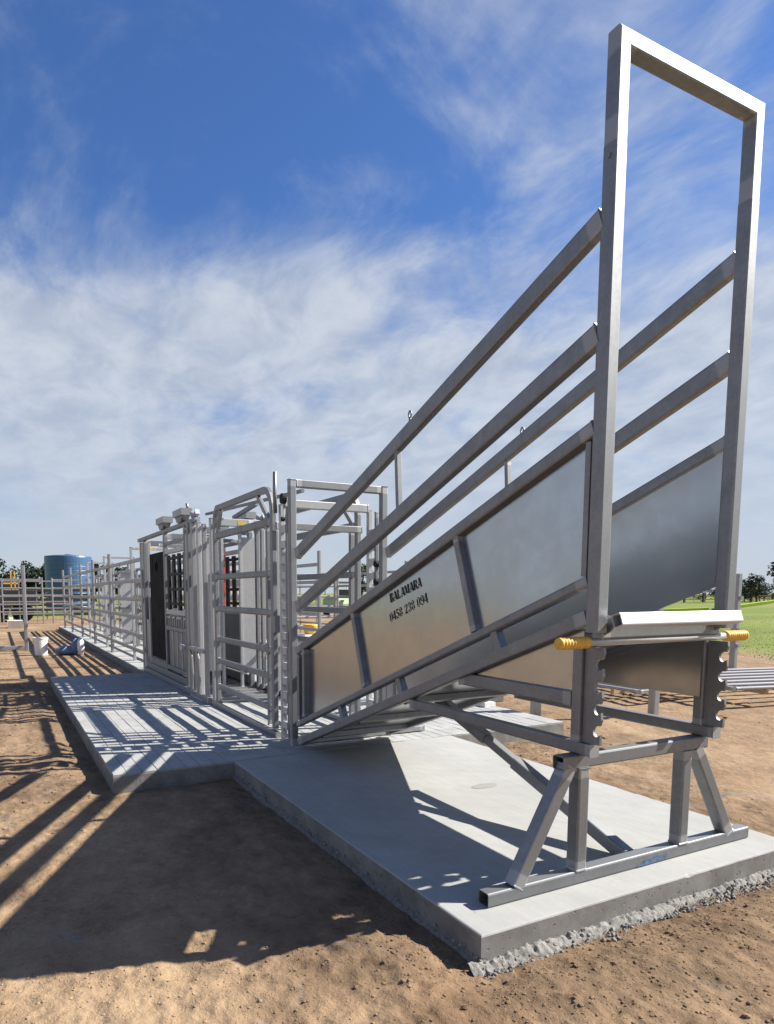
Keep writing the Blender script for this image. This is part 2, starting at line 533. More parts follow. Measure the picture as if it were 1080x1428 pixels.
def add_lathe(mb, prof, center, axis='z', n=20, mi=0):
    V = []; F = []
    for t, r in prof:
        for k in range(n):
            a = 2 * math.pi * k / n; c, s = math.cos(a) * r, math.sin(a) * r
            p = {'z': (c, s, t), 'y': (c, t, s), 'x': (t, c, s)}[axis]
            V.append(tuple(p[i] + center[i] for i in range(3)))
    for i in range(len(prof) - 1):
        for k in range(n):
            j = (k + 1) % n; F.append((i * n + k, i * n + j, (i + 1) * n + j, (i + 1) * n + k))
    F.append(tuple(range(n - 1, -1, -1))); F.append(tuple((len(prof) - 1) * n + k for k in range(n)))
    mb.add(V, F, None, mi)


# value noise for the terrain and the lumpy things
_lat = nrs.rand(256, 256)


def vnoise(x, y):
    xi = np.floor(x).astype(int); yi = np.floor(y).astype(int)
    fx = x - xi; fy = y - yi
    fx = fx * fx * (3 - 2 * fx); fy = fy * fy * (3 - 2 * fy)
    g = lambda i, j: _lat[i % 256, j % 256]
    return (g(xi, yi) * (1 - fx) + g(xi + 1, yi) * fx) * (1 - fy) + (g(xi, yi + 1) * (1 - fx) + g(xi + 1, yi + 1) * fx) * fy


def fbm(x, y, f, o):
    r = 0; a = 0.5
    for k in range(o):
        r = r + a * (vnoise(x * f + 17.3 * k, y * f + 5.1 * k) - 0.5); f *= 2.1; a *= 0.55
    return r


ZS = 0.108          # top of the slabs
SLAB = (-4.935, -1.918, 1.562, 3.615)
PAD = (-11.26, -4.945, 0.672, 5.02)
RACE = (-28.5, -11.27, 2.085, 5.0)


def ground_z(x, y):
    x = np.asarray(x, float); y = np.asarray(y, float)
    dist = np.hypot(x + 3, y - 2)
    amp = np.exp(-dist / 14.0)
    h = amp * (0.045 * fbm(x, y, 0.9, 3) + 0.045 * fbm(x, y, 3.3, 4) + 0.034 * fbm(x, y, 13.0, 3) + 0.02 * np.clip(fbm(x, y, 6.0, 3) * 3, 0, 1) * fbm(x, y, 24.0, 2))
    rough = np.clip(fbm(x, y, 0.8, 3) * 3 + 0.45, 0, 1)
    h = h + amp * rough * (0.05 * np.abs(fbm(x + 9, y, 7.0, 3)) + 0.03 * np.abs(fbm(x, y + 4, 17.0, 2)))
    near = np.exp(-(dist / 7.0) ** 2)
    h = h + near * (0.35 + 0.65 * rough) * (0.014 * np.abs(fbm(x + 2, y + 8, 11.0, 2)) + 0.024 * np.abs(fbm(x + 7, y + 1, 28.0, 2)) - 0.004)
    # spoil thrown up along the slab edges
    def ed(r):
        dx = np.maximum(np.maximum(r[0] - x, x - r[1]), 0); dy = np.maximum(np.maximum(r[2] - y, y - r[3]), 0)
        return np.hypot(dx, dy)
    e = np.minimum(ed(SLAB), ed(PAD))
    h = h - (0.028 + 0.6 * np.clip(h, 0, 1)) * np.exp(-(e / 0.16) ** 2)
    h = h + 0.018 * np.exp(-((e - 0.32) / 0.14) ** 2) * (0.4 + 1.6 * np.clip(fbm(x, y, 2.2, 3) + 0.3, 0, 1)) * (e > 0)
    h = np.where(e <= 0.0, -0.03, h)
    return h - 0.004


def build_ground():
    def axis(lo, hi, step, far0, far1, far_n):
        core = np.arange(lo, hi + 1e-6, step)
        a = lo - np.geomspace(step * 1.5, lo - far0, far_n); b = hi + np.geomspace(step * 1.5, far1 - hi, far_n)
        return np.concatenate([a[::-1], core, b])
    xs = axis(-6.4, 0.2, 0.0135, -1500, 1200, 80)
    ys = axis(-0.9, 4.2, 0.0135, -1200, 1500, 80)
    X, Y = np.meshgrid(xs, ys, indexing='ij')
    Z = ground_z(X, Y)
    nx, ny = X.shape
    V = np.stack([X, Y, Z], -1).reshape(-1, 3)
    i, j = np.meshgrid(np.arange(nx - 1), np.arange(ny - 1), indexing='ij')
    a = (i * ny + j).ravel()
    F = np.stack([a, a + ny, a + ny + 1, a + 1], 1)
    me = bpy.data.meshes.new('ground')
    me.vertices.add(len(V)); me.vertices.foreach_set('co', V.ravel())
    me.loops.add(F.size); me.loops.foreach_set('vertex_index', F.ravel().astype(np.int32))
    me.polygons.add(len(F)); me.polygons.foreach_set('loop_start', np.arange(0, F.size, 4, dtype=np.int32))
    me.polygons.foreach_set('loop_total', np.full(len(F), 4, dtype=np.int32))
    me.polygons.foreach_set('use_smooth', np.ones(len(F), bool))
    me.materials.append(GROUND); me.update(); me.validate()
    o = bpy.data.objects.new('ground', me); COL.objects.link(o)
    kind(o, 'structure', 'sandy red-brown dirt yard running out to green pasture')
    ORG[o.name] = Vector((0, 0, 0))
    return o


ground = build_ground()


def lumps(name, pts, sizes, mat, parent, squash=0.7):
    ph = (1 + 5 ** 0.5) / 2
    oct_v = np.array([(-1, ph, 0), (1, ph, 0), (-1, -ph, 0), (1, -ph, 0), (0, -1, ph), (0, 1, ph), (0, -1, -ph), (0, 1, -ph), (ph, 0, -1), (ph, 0, 1), (-ph, 0, -1), (-ph, 0, 1)], float) / 1.9
    oct_f = np.array([(0, 11, 5), (0, 5, 1), (0, 1, 7), (0, 7, 10), (0, 10, 11), (1, 5, 9), (5, 11, 4), (11, 10, 2), (10, 7, 6), (7, 1, 8), (3, 9, 4), (3, 4, 2), (3, 2, 6), (3, 6, 8), (3, 8, 9), (4, 9, 5), (2, 4, 11), (6, 2, 10), (8, 6, 7), (9, 8, 1)])
    n = len(pts)
    th = nrs.rand(n) * 6.28
    c, s = np.cos(th), np.sin(th)
    j = 0.7 + 0.6 * nrs.rand(n, 12, 1)
    V = oct_v[None] * j
    V = V + (nrs.rand(n, 12, 3) - 0.5) * 0.3
    x = V[..., 0] * c[:, None] - V[..., 1] * s[:, None]; y = V[..., 0] * s[:, None] + V[..., 1] * c[:, None]
    V = np.stack([x, y, V[..., 2] * squash], -1) * np.asarray(sizes)[:, None, None] + np.asarray(pts)[:, None, :]
    F = (oct_f[None] + (np.arange(n) * 12)[:, None, None]).reshape(-1, 3)
    o = link_mesh(name, V.reshape(-1, 3), F.tolist(), mat, parent)
    return o


# ------------------------------------------------------------------ slabs
def slab_mesh(name, r, z0, z1, top, side, label, ch=0.008, n=None):
    mb = MB()
    x0, x1, y0, y1 = r
    pts = []
    for (a, b) in (((x0, y0), (x1, y0)), ((x1, y0), (x1, y1)), ((x1, y1), (x0, y1)), ((x0, y1), (x0, y0))):
        L = math.hypot(b[0] - a[0], b[1] - a[1]); k = max(2, int(L / 0.03))
        for i in range(k): pts.append((a[0] + (b[0] - a[0]) * i / k, a[1] + (b[1] - a[1]) * i / k))
    n = len(pts); cx, cy = (x0 + x1) / 2, (y0 + y1) / 2
    rings = []
    V = []
    for lev in range(4):
        for i, (px, py) in enumerate(pts):
            j = float(fbm(np.array(px * 1.0 + 5), np.array(py + lev * 3.0), 9.0, 3))
            chip = max(0.0, float(fbm(np.array(px + 31), np.array(py + 7), 6.0, 3)) - 0.17) * 0.05
            ins = (0.0, 0.0 + 0.004 * max(0, j), ch * 0.35 + chip, ch * 1.1 + chip * 1.6)[lev] + 0.003 * abs(j)
            z = (z0, z1 - ch - chip, z1 - ch * 0.3 - chip * 0.5, z1)[lev]
            sx = 1 if px < x0 + 1e-6 else (-1 if px > x1 - 1e-6 else 0); sy = 1 if py < y0 + 1e-6 else (-1 if py > y1 - 1e-6 else 0)
            V.append((px + sx * ins, py + sy * ins, z))
    q = lambda l: [(l * n + i, l * n + (i + 1) % n, (l + 1) * n + (i + 1) % n, (l + 1) * n + i) for i in range(n)]
    mb.add(V, q(1) + q(2) + [tuple(3 * n + i for i in range(n))], None, 0)
    mb.add(V, q(0), None, 1)
    o = mb.build(name, [top, side])
    return kind(o, 'structure', label)


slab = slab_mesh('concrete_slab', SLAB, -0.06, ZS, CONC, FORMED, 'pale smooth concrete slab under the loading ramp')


def mortar():
    mb = MB()
    def run(p, q, nrm, prot, hgt, seed):
        L = math.hypot(q[0] - p[0], q[1] - p[1]); n = int(L / 0.007); m_ = 12
        t = np.linspace(0, 1, n)[:, None]; g = np.linspace(0, 1, m_)[None, :]
        al = t * L
        w = prot * (0.75 + 1.3 * fbm(al * 1.0 + seed, al * 0 + seed, 4.0, 3)) * (1 + 0 * g)
        d = g * w + 0.010 * fbm(al + seed, g * w * 1.0, 28.0, 3)
        h = hgt * (1 - g ** 1.6) * (1 + 0.9 * fbm(al + 3 + seed, g * 0 + 1.3, 6.0, 2)) + 0.04 * fbm(al + seed, g * w + 0.7, 62.0, 3) * np.clip(1.4 - g, 0, 1)
        X = p[0] + (q[0] - p[0]) * t + nrm[0] * d; Y = p[1] + (q[1] - p[1]) * t + nrm[1] * d
        h = np.where(g >= 0.999, -0.045, h)
        V = np.stack([X, Y, np.minimum(h, 0.085) - 0.022 + 0 * X], -1).reshape(-1, 3)
        F = []
        for i in range(n - 1):
            for j in range(m_ - 1):
                a = i * m_ + j; F.append((a, a + 1, a + m_ + 1, a + m_))
        mb.add(V.tolist(), F)
    run((-1.9185, 1.5), (-1.9185, 3.66), (1, 0), 0.05, 0.032, 1.0)
    run((-1.86, 1.5615), (-4.93, 1.5615), (0, -1), 0.012, 0.012, 7.0)
    o = link_mesh('mortar_spill', mb.v, mb.f, MORTAR, slab, True)
    kind(o, 'stuff', 'rough grey mortar squeezed out along the slab foot')
    P = []; S = []
    for _ in range(700):
        if rnd.random() < 0.85:
            t = rnd.uniform(1.52, 3.6); w = 0.035 + 0.075 * float(vnoise(np.array(t * 5.0), np.array(3.3)))
            d = rnd.random() ** 0.8 * w; P.append((-1.9185 + d, t, -0.02 + max(0.0, (0.05 - d)) * 0.75 * rnd.random()))
        else:
            t = rnd.uniform(-4.9, -1.86); w = 0.006 + 0.05 * max(0.0, float(vnoise(np.array(t * 4.0), np.array(8.3))) - 0.5)
            d = rnd.random() * w; P.append((t, 1.5615 - d, 0.004 + max(0.0, (0.03 - d)) * 0.8 * rnd.random()))
        S.append(0.003 + 0.008 * rnd.random() ** 2.5)
    kind(lumps('mortar_crumbs', P, S, MORTARC, slab, 0.85), 'stuff', 'broken crumbs of grey mortar along the slab foot')


mortar()
# darker grey oval on the slab, a thin disc
mbd = MB()
add_lathe(mbd, [(ZS + 0.0012, 0.105), (ZS + 0.0026, 0.1)], (0, 0, 0), 'z', 28)
mbd.v = [(-3.5 + x * 0.45, 2.85 + y * 1.0, z) for x, y, z in mbd.v]
mbd.build('slab_oval', mat_plain("oval_grey", (0.24, 0.24, 0.23), 0.9, 0, 0.1, 8), slab)

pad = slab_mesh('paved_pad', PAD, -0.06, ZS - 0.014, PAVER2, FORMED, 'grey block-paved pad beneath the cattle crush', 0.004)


def pavers():
    cells = []
    x0, x1, y0, y1 = PAD
    edge = 0.1
    nx = int((x1 - x0) / 0.21); ny = int((y1 - y0 - 2 * edge) / 0.105)
    px = (x1 - x0) / nx; py = (y1 - y0 - 2 * edge) / ny
    for j in range(ny):
        ya = y0 + edge + j * py
        off = (0.5 * px if j % 2 else 0)
        for i in range(-1, nx + 1):
            xa = x1 - (i + 1) * px - off; xc = xa + px
            xa, xc = max(xa, x0), min(xc, x1)
            if xc - xa > 0.04: cells.append((xa, xc, ya, ya + py))
    ny2 = int((x1 - x0) / 0.3); p2 = (x1 - x0) / ny2
    for i in range(ny2):
        xa = x1 - (i + 1) * p2
        cells.append((xa, xa + p2, y0, y0 + edge)); cells.append((xa, xa + p2, y1 - edge, y1))
    cells.sort(key=lambda c: math.hypot((c[0] + c[1]) / 2 + 0.2, (c[2] + c[3]) / 2 - 0.3))
    g = 0.0013
    cache = {}
    rest = MB()
    for k, c in enumerate(cells):
        dz = (rnd.random() - 0.5) * 0.004
        w, d = round(c[1] - c[0], 3), round(c[3] - c[2], 3)
        if k < 300:
            cx, cy = (c[0] + c[1]) / 2, (c[2] + c[3]) / 2
            key = (w, d)
            if key not in cache:
                mb = MB(); add_cbox(mb, (-w / 2 + g, -d / 2 + g, -0.014), (w / 2 - g, d / 2 - g, 0.014), 0.0025)
                me = bpy.data.meshes.new('paver'); me.from_pydata(mb.v, [], mb.f); me.materials.append(PAVER); cache[key] = me
            o = bpy.data.objects.new('paver', cache[key]); COL.objects.link(o); o.parent = pad
            o.location = Vector((cx, cy, ZS - 0.014 + dz)) - ORG[pad.name]
        else:
            add_cbox(rest, (c[0] + g, c[2] + g, ZS - 0.028), (c[1] - g, c[3] - g, ZS + dz), 0.0025)
    kind(rest.build('paving_blocks', PAVER, pad), 'stuff')


pavers()
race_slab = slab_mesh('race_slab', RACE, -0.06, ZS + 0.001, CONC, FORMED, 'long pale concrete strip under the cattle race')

# ------------------------------------------------------------------ loading ramp
S37 = 0.37
Xp = -2.06


def zl(z0, x): return z0 + S37 * (x - Xp)


ramp = thing('loading_ramp', 'tall galvanised cattle loading ramp with sheeted sides and yellow grips', 'loading ramp', (-3.6, 2.645, ZS))
SIDES = ((2.19, 1, 'near'), (3.10, -1, 'far'))
XL = -5.17
NORM = Vector((-S37, 0, 1)).normalized()
DIR = Vector((1, 0, S37)).normalized()
for yo, sg, nm in SIDES:
    yc = yo + sg * 0.0245; dz_ = 0.0 if sg > 0 else 0.03
    for nme, z0, h in (('side_rail', 2.874, 0.092), ('side_rail', 2.44, 0.092), ('panel_rail', 2.073, 0.066), ('panel_rail', 1.451, 0.05)):
        beam(nme, (XL, yc, zl(z0 + dz_, XL)), (Xp + 0.002, yc, zl(z0 + dz_, Xp)), 0.049, h, parent=ramp, up=NORM, zinc=0.07, r=0.012)
    yc2 = yo + sg * 0.03
    beam('chassis_rail', (-5.14, yc2, zl(1.296, -5.14)), (Xp + 0.001, yc2, zl(1.296, Xp)), 0.055, 0.064, parent=ramp, up=NORM, zinc=0.07)
    # head post
    yp = yo + sg * 0.0325
    p = beam('head_post', (-2.0275, yp, 1.235), (-2.0275, yp, 3.13), 0.065, 0.065, parent=ramp, zinc=0.0)
    for zz in (3.085,):
        mb = MB(); add_lathe(mb, [(-0.004, 0.011), (0.006, 0.011), (0.006, 0.005)], (-2.0275, yo, zz), 'y', 8); mb.build('bolt', GALV, p)
    # sheets between the panel rails, stiles square to the slope
    ys = yo + sg * (0.036 if sg > 0 else 0.0535)
    xs = [XL + 0.04, -4.09, -2.9, Xp - 0.005]
    def zt(x): return zl(2.073 - (0.03 if sg > 0 else 0.015), x)
    def zb(x): return zl(1.451 + (0.02 if sg > 0 else -0.02), x)
    sk = 0.17
    for a, b, i in ((xs[0], xs[1], 0), (xs[1], xs[2], 1), (xs[2], xs[3], 2)):
        ta, tb = (a - (sk / 2 if i else 0)), (b - (sk / 2 if i < 2 else 0))
        ba, bb = (a + (sk / 2 if i else 0)), (b + (sk / 2 if i < 2 else 0))
        # slightly dished sheet
        n1, n2 = 14, 10
        V = []; F = []
        for side in (0, 1):
            for q in range(n1 + 1):
                for r_ in range(n2 + 1):
                    f, g = q / n1, r_ / n2
                    xt = ta + (tb - ta) * f; xb = ba + (bb - ba) * f
                    zt_, zb_ = zt(xt), zb(xb)
                    x = xb + (xt - xb) * g; z = zb_ + (zt_ - zb_) * g
                    bul = 0.006 * math.sin(math.pi * f) * math.sin(math.pi * g) + 0.0022 * float(fbm(np.array(x * 2 + yo), np.array(z * 2.0), 1.2, 2))
                    V.append((x, ys + bul * (1 if i != 1 else -0.6) + side * 0.003, z))
        nn = (n1 + 1) * (n2 + 1)
        for q in range(n1):
            for r_ in range(n2):
                k0 = q * (n2 + 1) + r_
                F.append((k0, k0 + n2 + 1, k0 + n2 + 2, k0 + 1)); F.append((nn + k0, nn + k0 + 1, nn + k0 + n2 + 2, nn + k0 + n2 + 1))
        o = link_mesh('sheet_panel', V, F, SHEET, ramp, True)
        if yo < 3 and i == 1: letter_panel = o
    for a in (xs[1], xs[2]):
        beam('stile', (a - sk / 2 - 0.006, yc, zl(2.073, a - sk / 2) - 0.035), (a + sk / 2 - 0.004, yc, zl(1.451, a + sk / 2) + 0.028), 0.044, 0.044, parent=ramp, zinc=0.03, up=(0, 1, 0))
    beam('stile', (XL + 0.035, yc, zl(2.073, XL) - 0.03), (XL + 0.035, yc, zl(1.451, XL) + 0.045), 0.044, 0.055, parent=ramp, zinc=0.03, up=(0, 1, 0))
    beam('stile', (XL + 0.165, yo + sg * 0.022, zl(2.073, XL + .165) - 0.04), (XL + 0.165, yo + sg * 0.022, zl(1.451, XL + .165) + 0.03), 0.04, 0.07, parent=ramp, zinc=0.03, up=(0, 1, 0))
    beam('stile', (Xp - 0.03, yo + sg * (0.04 if sg > 0 else 0.02), zl(2.073, Xp - .03) - 0.04), (Xp - 0.03, yo + sg * (0.04 if sg > 0 else 0.02), zl(1.451, Xp - .03) + 0.03), 0.03, 0.055, parent=ramp, zinc=0.0, up=(0, 1, 0))
    # short blocks between the panel and the chassis
    for a in (-4.37, -3.56, -2.645):
        beam('spacer', (a - 0.02, yc2, zl(1.451, a) - 0.03), (a + 0.03, yc2, zl(1.296, a) + 0.034), 0.05, 0.05, parent=ramp, zinc=0, up=(0, 1, 0))
    # thin dropper and eye between the top two rails
    beam('dropper', (-3.615, yc, zl(2.874, -3.615) - 0.03), (-3.59, yc, zl(2.44, -3.59) + 0.03), 0.03, 0.036, parent=ramp, zinc=0.02, up=(0, 1, 0))
    mb = MB(); zc0 = zl(2.874, -3.48) + 0.045
    add_tube(mb, [(-3.48, yc, zc0), (-3.48, yc, zc0 + 0.035)], 0.008, 8)
    add_tube(mb, [(-3.48 + 0.014 * math.sin(t), yc, zc0 + 0.053 - 0.02 * math.cos(t)) for t in np.linspace(0, 2 * math.pi, 13)], 0.0055, 6, caps=False)
    mb.build('eye_loop', GALV, ramp, True)

# inverted U of the head frame
for yo, sg in ((2.191, 1), (3.099, -1)):
    mb = MB(); add_beam(mb, (-2.0275, yo + sg * 0.0315, 3.131), (-2.0275, yo + sg * 0.0315, 3.535), 0.063, 0.063, zinc=0.09, weld=False)
    mb.v = [(x, y, z - (abs(y - yo) if z > 3.534 else 0)) for x, y, z in mb.v]
    mb.build('head_frame_upright', GALV, ramp)
mb = MB(); add_beam(mb, (-2.0275, 2.191, 3.5035), (-2.0275, 3.099, 3.5035), 0.063, 0.063, zinc=0.1, weld=False)
mb.v = [(x, y + ((3.5352 - z) if y < 2.1915 else (-(3.5352 - z) if y > 3.0985 else 0)), z) for x, y, z in mb.v]
mb.build('head_beam', GALV, ramp)

# deck with cleats
V = []
mb = MB()
def dk(x, dz): return zl(1.296, x) + 0.02 + dz
add_prism_y(mb, [(-5.12, dk(-5.12, 0)), (-2.1, dk(-2.1, 0)), (-2.1, dk(-2.1, -0.012)), (-5.12, dk(-5.12, -0.012))], 2.248, 3.042)
deck = mb.build('deck', SHEET, ramp)
for i in range(12):
    x = -4.95 + i * 0.25
    beam('cleat', (x, 2.25, dk(x, 0.012)), (x, 3.04, dk(x, 0.012)), 0.03, 0.022, parent=deck, zinc=0, up=NORM)
for i in range(5):
    x = -4.8 + i * 0.62
    beam('cross_bearer', (x, 2.248, dk(x, -0.036)), (x, 3.042, dk(x, -0.036)), 0.045, 0.045, parent=deck, zinc=0, up=NORM)
beam('end_bearer', (-2.05, 2.256, 1.232), (-2.05, 3.034, 1.232), 0.05, 0.05, parent=ramp)
# bumper lip with open end and its gussets
beam('bumper_lip', (-1.945, 2.25, 1.288), (-1.945, 3.046, 1.288), 0.048, 0.056, LIPM, ramp, hollow=(1, 1), zinc=0, up=NORM)
for y in (2.27, 3.0):
    mb = MB(); add_prism_y(mb, [(-2.075, 1.262), (-1.975, 1.3), (-1.975, 1.265), (-2.0, 1.236), (-2.075, 1.2)], y, y + 0.01); mb.build('gusset', GALV, ramp)

# skirts below the deck
for y, zb_ in ((2.232, 0.96), (3.026, 0.895)):
    xa = -2.06 + (zb_ - 1.262) / S37
    mb = MB(); add_prism_y(mb, [(xa, zb_), (-2.1, zb_), (-2.1, zl(1.262, -2.1))], y, y + 0.003); mb.build('skirt_sheet', SHEET, ramp)

# support stand
for yo, nm in ((2.234, 'near'), (3.058, 'far')):
    arm = beam('support_arm', (-3.44, yo, 0.728), (-2.02, yo, 0.728), 0.052, 0.055, parent=ramp, zinc=0.03)
    beam('support_rail', (-2.955, yo, 0.938), (-2.14, yo, 0.938), 0.05, 0.066, parent=ramp, zinc=0.05)
    po = beam('ratchet_post', (-2.112, yo, 0.756), (-2.112, yo, 1.2), 0.05, 0.055, parent=ramp, zinc=0.03)
    # plate with hooked notches
    xf, xbk = -1.988, -2.084
    prof = [(xbk, 0.757), (xf, 0.757)]
    zn = 0.815
    for k in range(4):
        c = (xf - 0.012, zn + k * 0.094)
        prof.append((xf, c[1] - 0.026 + 0.014))
        for a in range(-75, 106, 20):
            prof.append((c[0] - 0.026 * math.cos(math.radians(a)), c[1] + 0.026 * math.sin(math.radians(a))))
        prof.append((xf + 0.004, c[1] + 0.052))
    prof += [(xf, 1.172), (xbk, 1.172)]
    mb = MB(); add_prism_y(mb, prof, yo - 0.008, yo + 0.006)
    mb.build('ratchet_plate', GALV, ramp)
cb = beam('cross_beam', (-2.1135, 2.12, 0.6685), (-2.1135, 3.085, 0.6685), 0.065, 0.063, parent=ramp, hollow=(1, 0), zinc=0)
for y in (2.249, 2.942):
    beam('leg', (-2.1132, y, 0.168), (-2.1132, y, 0.637), 0.0625, 0.0645, parent=ramp, zinc=0.045, up=(1, 0, 0))
beam('splayed_leg', (-2.1134, 1.887, 0.16), (-2.1134, 2.172, 0.65), 0.064, 0.064, parent=ramp, zinc=0.06, up=(1, 0, 0))
beam('splayed_leg', (-2.1134, 3.31, 0.16), (-2.1134, 3.02, 0.65), 0.064, 0.064, parent=ramp, zinc=0.06, up=(1, 0, 0))
br_ = beam('base_rail', (-2.1135, 1.727, 0.139), (-2.1135, 3.467, 0.139), 0.0652, 0.06, parent=ramp, hollow=(1, 1), zinc=0)
mb = MB()
poly = [(2.60, .116), (2.66, .112), (2.74, .119), (2.79, .117), (2.84, .128), (2.80, .131), (2.83, .14), (2.77, .137), (2.745, .146), (2.71, .134), (2.66, .138), (2.645, .126)]
mb.add([(-2.0795, a, b) for a, b in poly], [tuple(range(len(poly)))]); mb.build('paint_mark', BLUEP, br_)
# diagonal stay, an inner tube in two sleeves
def stay(x): return 0.142 + 0.345 * (-2.2 - x)
beam('stay', (-3.74, 2.65, stay(-3.74)), (-2.16, 2.65, stay(-2.16)), 0.05, 0.052, parent=ramp, zinc=0)
beam('stay_sleeve', (-3.76, 2.65, stay(-3.76)), (-3.24, 2.65, stay(-3.24)), 0.066, 0.068, parent=ramp, zinc=0)
beam('stay_sleeve', (-2.98, 2.65, stay(-2.98)), (-2.17, 2.65, stay(-2.17)), 0.066, 0.068, parent=ramp, zinc=0)
# locking bar and yellow grips
bar = tube('locking_bar', [(-2.045, 2.03, 1.193), (-2.045, 3.26, 1.193)], 0.017, GALV_L, ramp, 14)
for y0, y1 in ((2.024, 2.2), (3.105, 3.27)):
    prof = [(y0, 0.016), (y0 + 0.004, 0.023)]
    n = 9
    for i in range(n * 4 + 1):
        t = i / (n * 4)
        prof.append((y0 + 0.012 + (y1 - y0 - 0.024) * t, 0.0242 + 0.0022 * math.cos(i / 4 * 2 * math.pi)))
    prof += [(y1 - 0.004, 0.024), (y1, 0.018)]
    mb = MB(); add_lathe(mb, prof, (-2.045, 0, 1.193), 'y', 20); mb.build('grip', YELLOW, bar, True)
# hinge foot bar
beam('hinge_bar', (-5.235, 2.2, 0.14), (-5.235, 3.5, 0.14), 0.075, 0.05, GALV_F, ramp, zinc=0.05)

# stencilled lettering
G = {
    'B': [((.02, 0), (.02, 1), .2), ((.0, .96), (.42, .96), .09), ((.0, .52), (.42, .52), .09), ((.0, .04), (.42, .04), .09), ((.42, .58), (.42, .94), .17), ((.45, .05), (.45, .48), .2)],
    'A': [((.0, 0), (.24, 1), .08), ((.3, 1), (.52, 0), .19), ((.1, .3), (.4, .3), .09), ((-.06, .03), (.1, .03), .06)],
    'L': [((.06, 0), (.06, 1), .2), ((.0, .04), (.46, .04), .1), ((.46, 0), (.46, .3), .08)],
    'M': [((.0, 0), (.0, 1), .08), ((.06, 1), (.32, .1), .18), ((.36, .1), (.58, 1), .07), ((.66, 0), (.66, 1), .19)],
    'R': [((.02, 0), (.02, 1), .2), ((.0, .96), (.42, .96), .09), ((.0, .5), (.4, .5), .09), ((.44, .55), (.44, .92), .16), ((.3, .47), (.5, .0), .18)],
    '0': [((.04, .15), (.04, .85), .2), ((.48, .15), (.48, .85), .2), ((.12, .96), (.4, .96), .08), ((.12, .04), (.4, .04), .08)],
    '4': [((.38, 0), (.38, 1), .22), ((.3, .98), (-.02, .34), .08), ((-.04, .3), (.6, .3), .1), ((.22, .03), (.56, .03), .07)],
    '5': [((.04, .92), (.5, .92), .17), ((.06, .56), (.06, .9), .09), ((.06, .56), (.4, .62), .1), ((.46, .15), (.46, .56), .2), ((.06, .04), (.4, .04), .09), ((.04, .06), (.04, .25), .14)],
    '8': [((.08, .6), (.08, .88), .18), ((.44, .6), (.44, .88), .18), ((.06, .12), (.06, .42), .2), ((.46, .12), (.46, .42), .2), ((.12, .96), (.4, .96), .08), ((.12, .52), (.4, .52), .09), ((.12, .04), (.4, .04), .08)],
    '2': [((.46, .6), (.46, .9), .2), ((.1, .96), (.4, .96), .08), ((.05, .7), (.05, .9), .14), ((.46, .58), (.05, .12), .12), ((.0, .09), (.52, .09), .18)],
    '3': [((.46, .58), (.46, .9), .2), ((.46, .1), (.46, .46), .2), ((.1, .96), (.4, .96), .08), ((.18, .52), (.42, .52), .09), ((.1, .04), (.4, .04), .08), ((.05, .72), (.05, .9), .13), ((.05, .1), (.05, .28), .13)],
    '9': [((.06, .5), (.06, .88), .2), ((.48, .15), (.48, .88), .2), ((.12, .96), (.4, .96), .08), ((.14, .43), (.42, .43), .08), ((.12, .04), (.42, .04), .08), ((.05, .06), (.05, .22), .13)],
}
ADV = {'M': 0.98, ' ': 0.42, 'A': 0.78}


def lettering(text, x0, z0, slope, H, W, name):
    tot = sum(ADV.get(c, 0.74) for c in text)
    sc = W / tot
    d = Vector((1, 0, slope)).normalized(); nn = Vector((-slope, 0, 1)).normalized()
    cur = 0.0; y = 2.19 + 0.0325
    for c in text:
        mb = MB()
        for (a, b, w) in [(Vector(q[0]), Vector(q[1]), q[2]) for q in G.get(c, [])]:
            e = (b - a).normalized(); q = Vector((-e.y, e.x)) * w * 0.5
            V = []
            for pt in (a - q, a + q, b + q, b - q):
                p = Vector((x0, 0, z0)) + d * ((cur + 0.06 + pt.x) * sc) + nn * (pt.y * H)
                V.append((p.x, y - 0.0009 - 0.00012 * len(mb.f), p.z))
            mb.add(V, [(0, 1, 2, 3)])
        if mb.v: mb.build(name, INK, letter_panel)
        cur += ADV.get(c, 0.74)


lettering('BALAMARA', -3.70, 1.338, 0.285, 0.058, 0.375, 'stencilled_letter')
lettering('0458 238 094', -3.70, 1.215, 0.315, 0.058, 0.45, 'stencilled_digit')

# ------------------------------------------------------------------ slide gate frame at the foot of the ramp
sg_ = thing('slide_gate_frame', 'tall galvanised portal frame with perforated latch posts at the ramp foot', 'gate frame', (-5.33, 2.63, ZS))
for y in (2.192, 3.062):
    beam('post', (-5.235, y, ZS), (-5.235, y, 2.327), 0.06, 0.06, GALV, sg_, zinc=0.06)
beam('head_beam', (-5.235, 2.2225, 2.295), (-5.235, 3.0315, 2.295), 0.0585, 0.064, GALV, sg_, zinc=0.05)
for y in (2.196, 3.055):
    p = beam('guide_post', (-5.47, y, ZS), (-5.47, y, 2.15), 0.045, 0.045, GALV_L, sg_, zinc=0.05)
    p2 = beam('guide_post', (-5.34, y, ZS), (-5.34, y, 2.12), 0.03, 0.03, GALV, sg_, zinc=0.05)
    for i in range(14):
        z = 0.22 + i * 0.13
        box('latch_plate', (-5.448, y - 0.018, z), (-5.354, y + 0.018, z + 0.062), LIPM, p)
beam('head_beam', (-5.47, 2.2195, 2.16), (-5.47, 3.0315, 2.16), 0.05, 0.07, GALV_L, sg_)
beam('head_beam', (-5.62, 2.2, 1.985), (-5.62, 3.05, 1.985), 0.04, 0.06, GALV, sg_)
tube('lever_handle', [(-5.5, 2.15, 2.08), (-5.5, 2.145, 2.25), (-5.475, 2.14, 2.42)], 0.017, GALV, sg_)
mb = MB(); add_lathe(mb, [(2.165, 0.045), (2.2, 0.045)], (-5.4, 0, 2.19), 'y', 16); mb.build('roller', BLACKP, sg_)
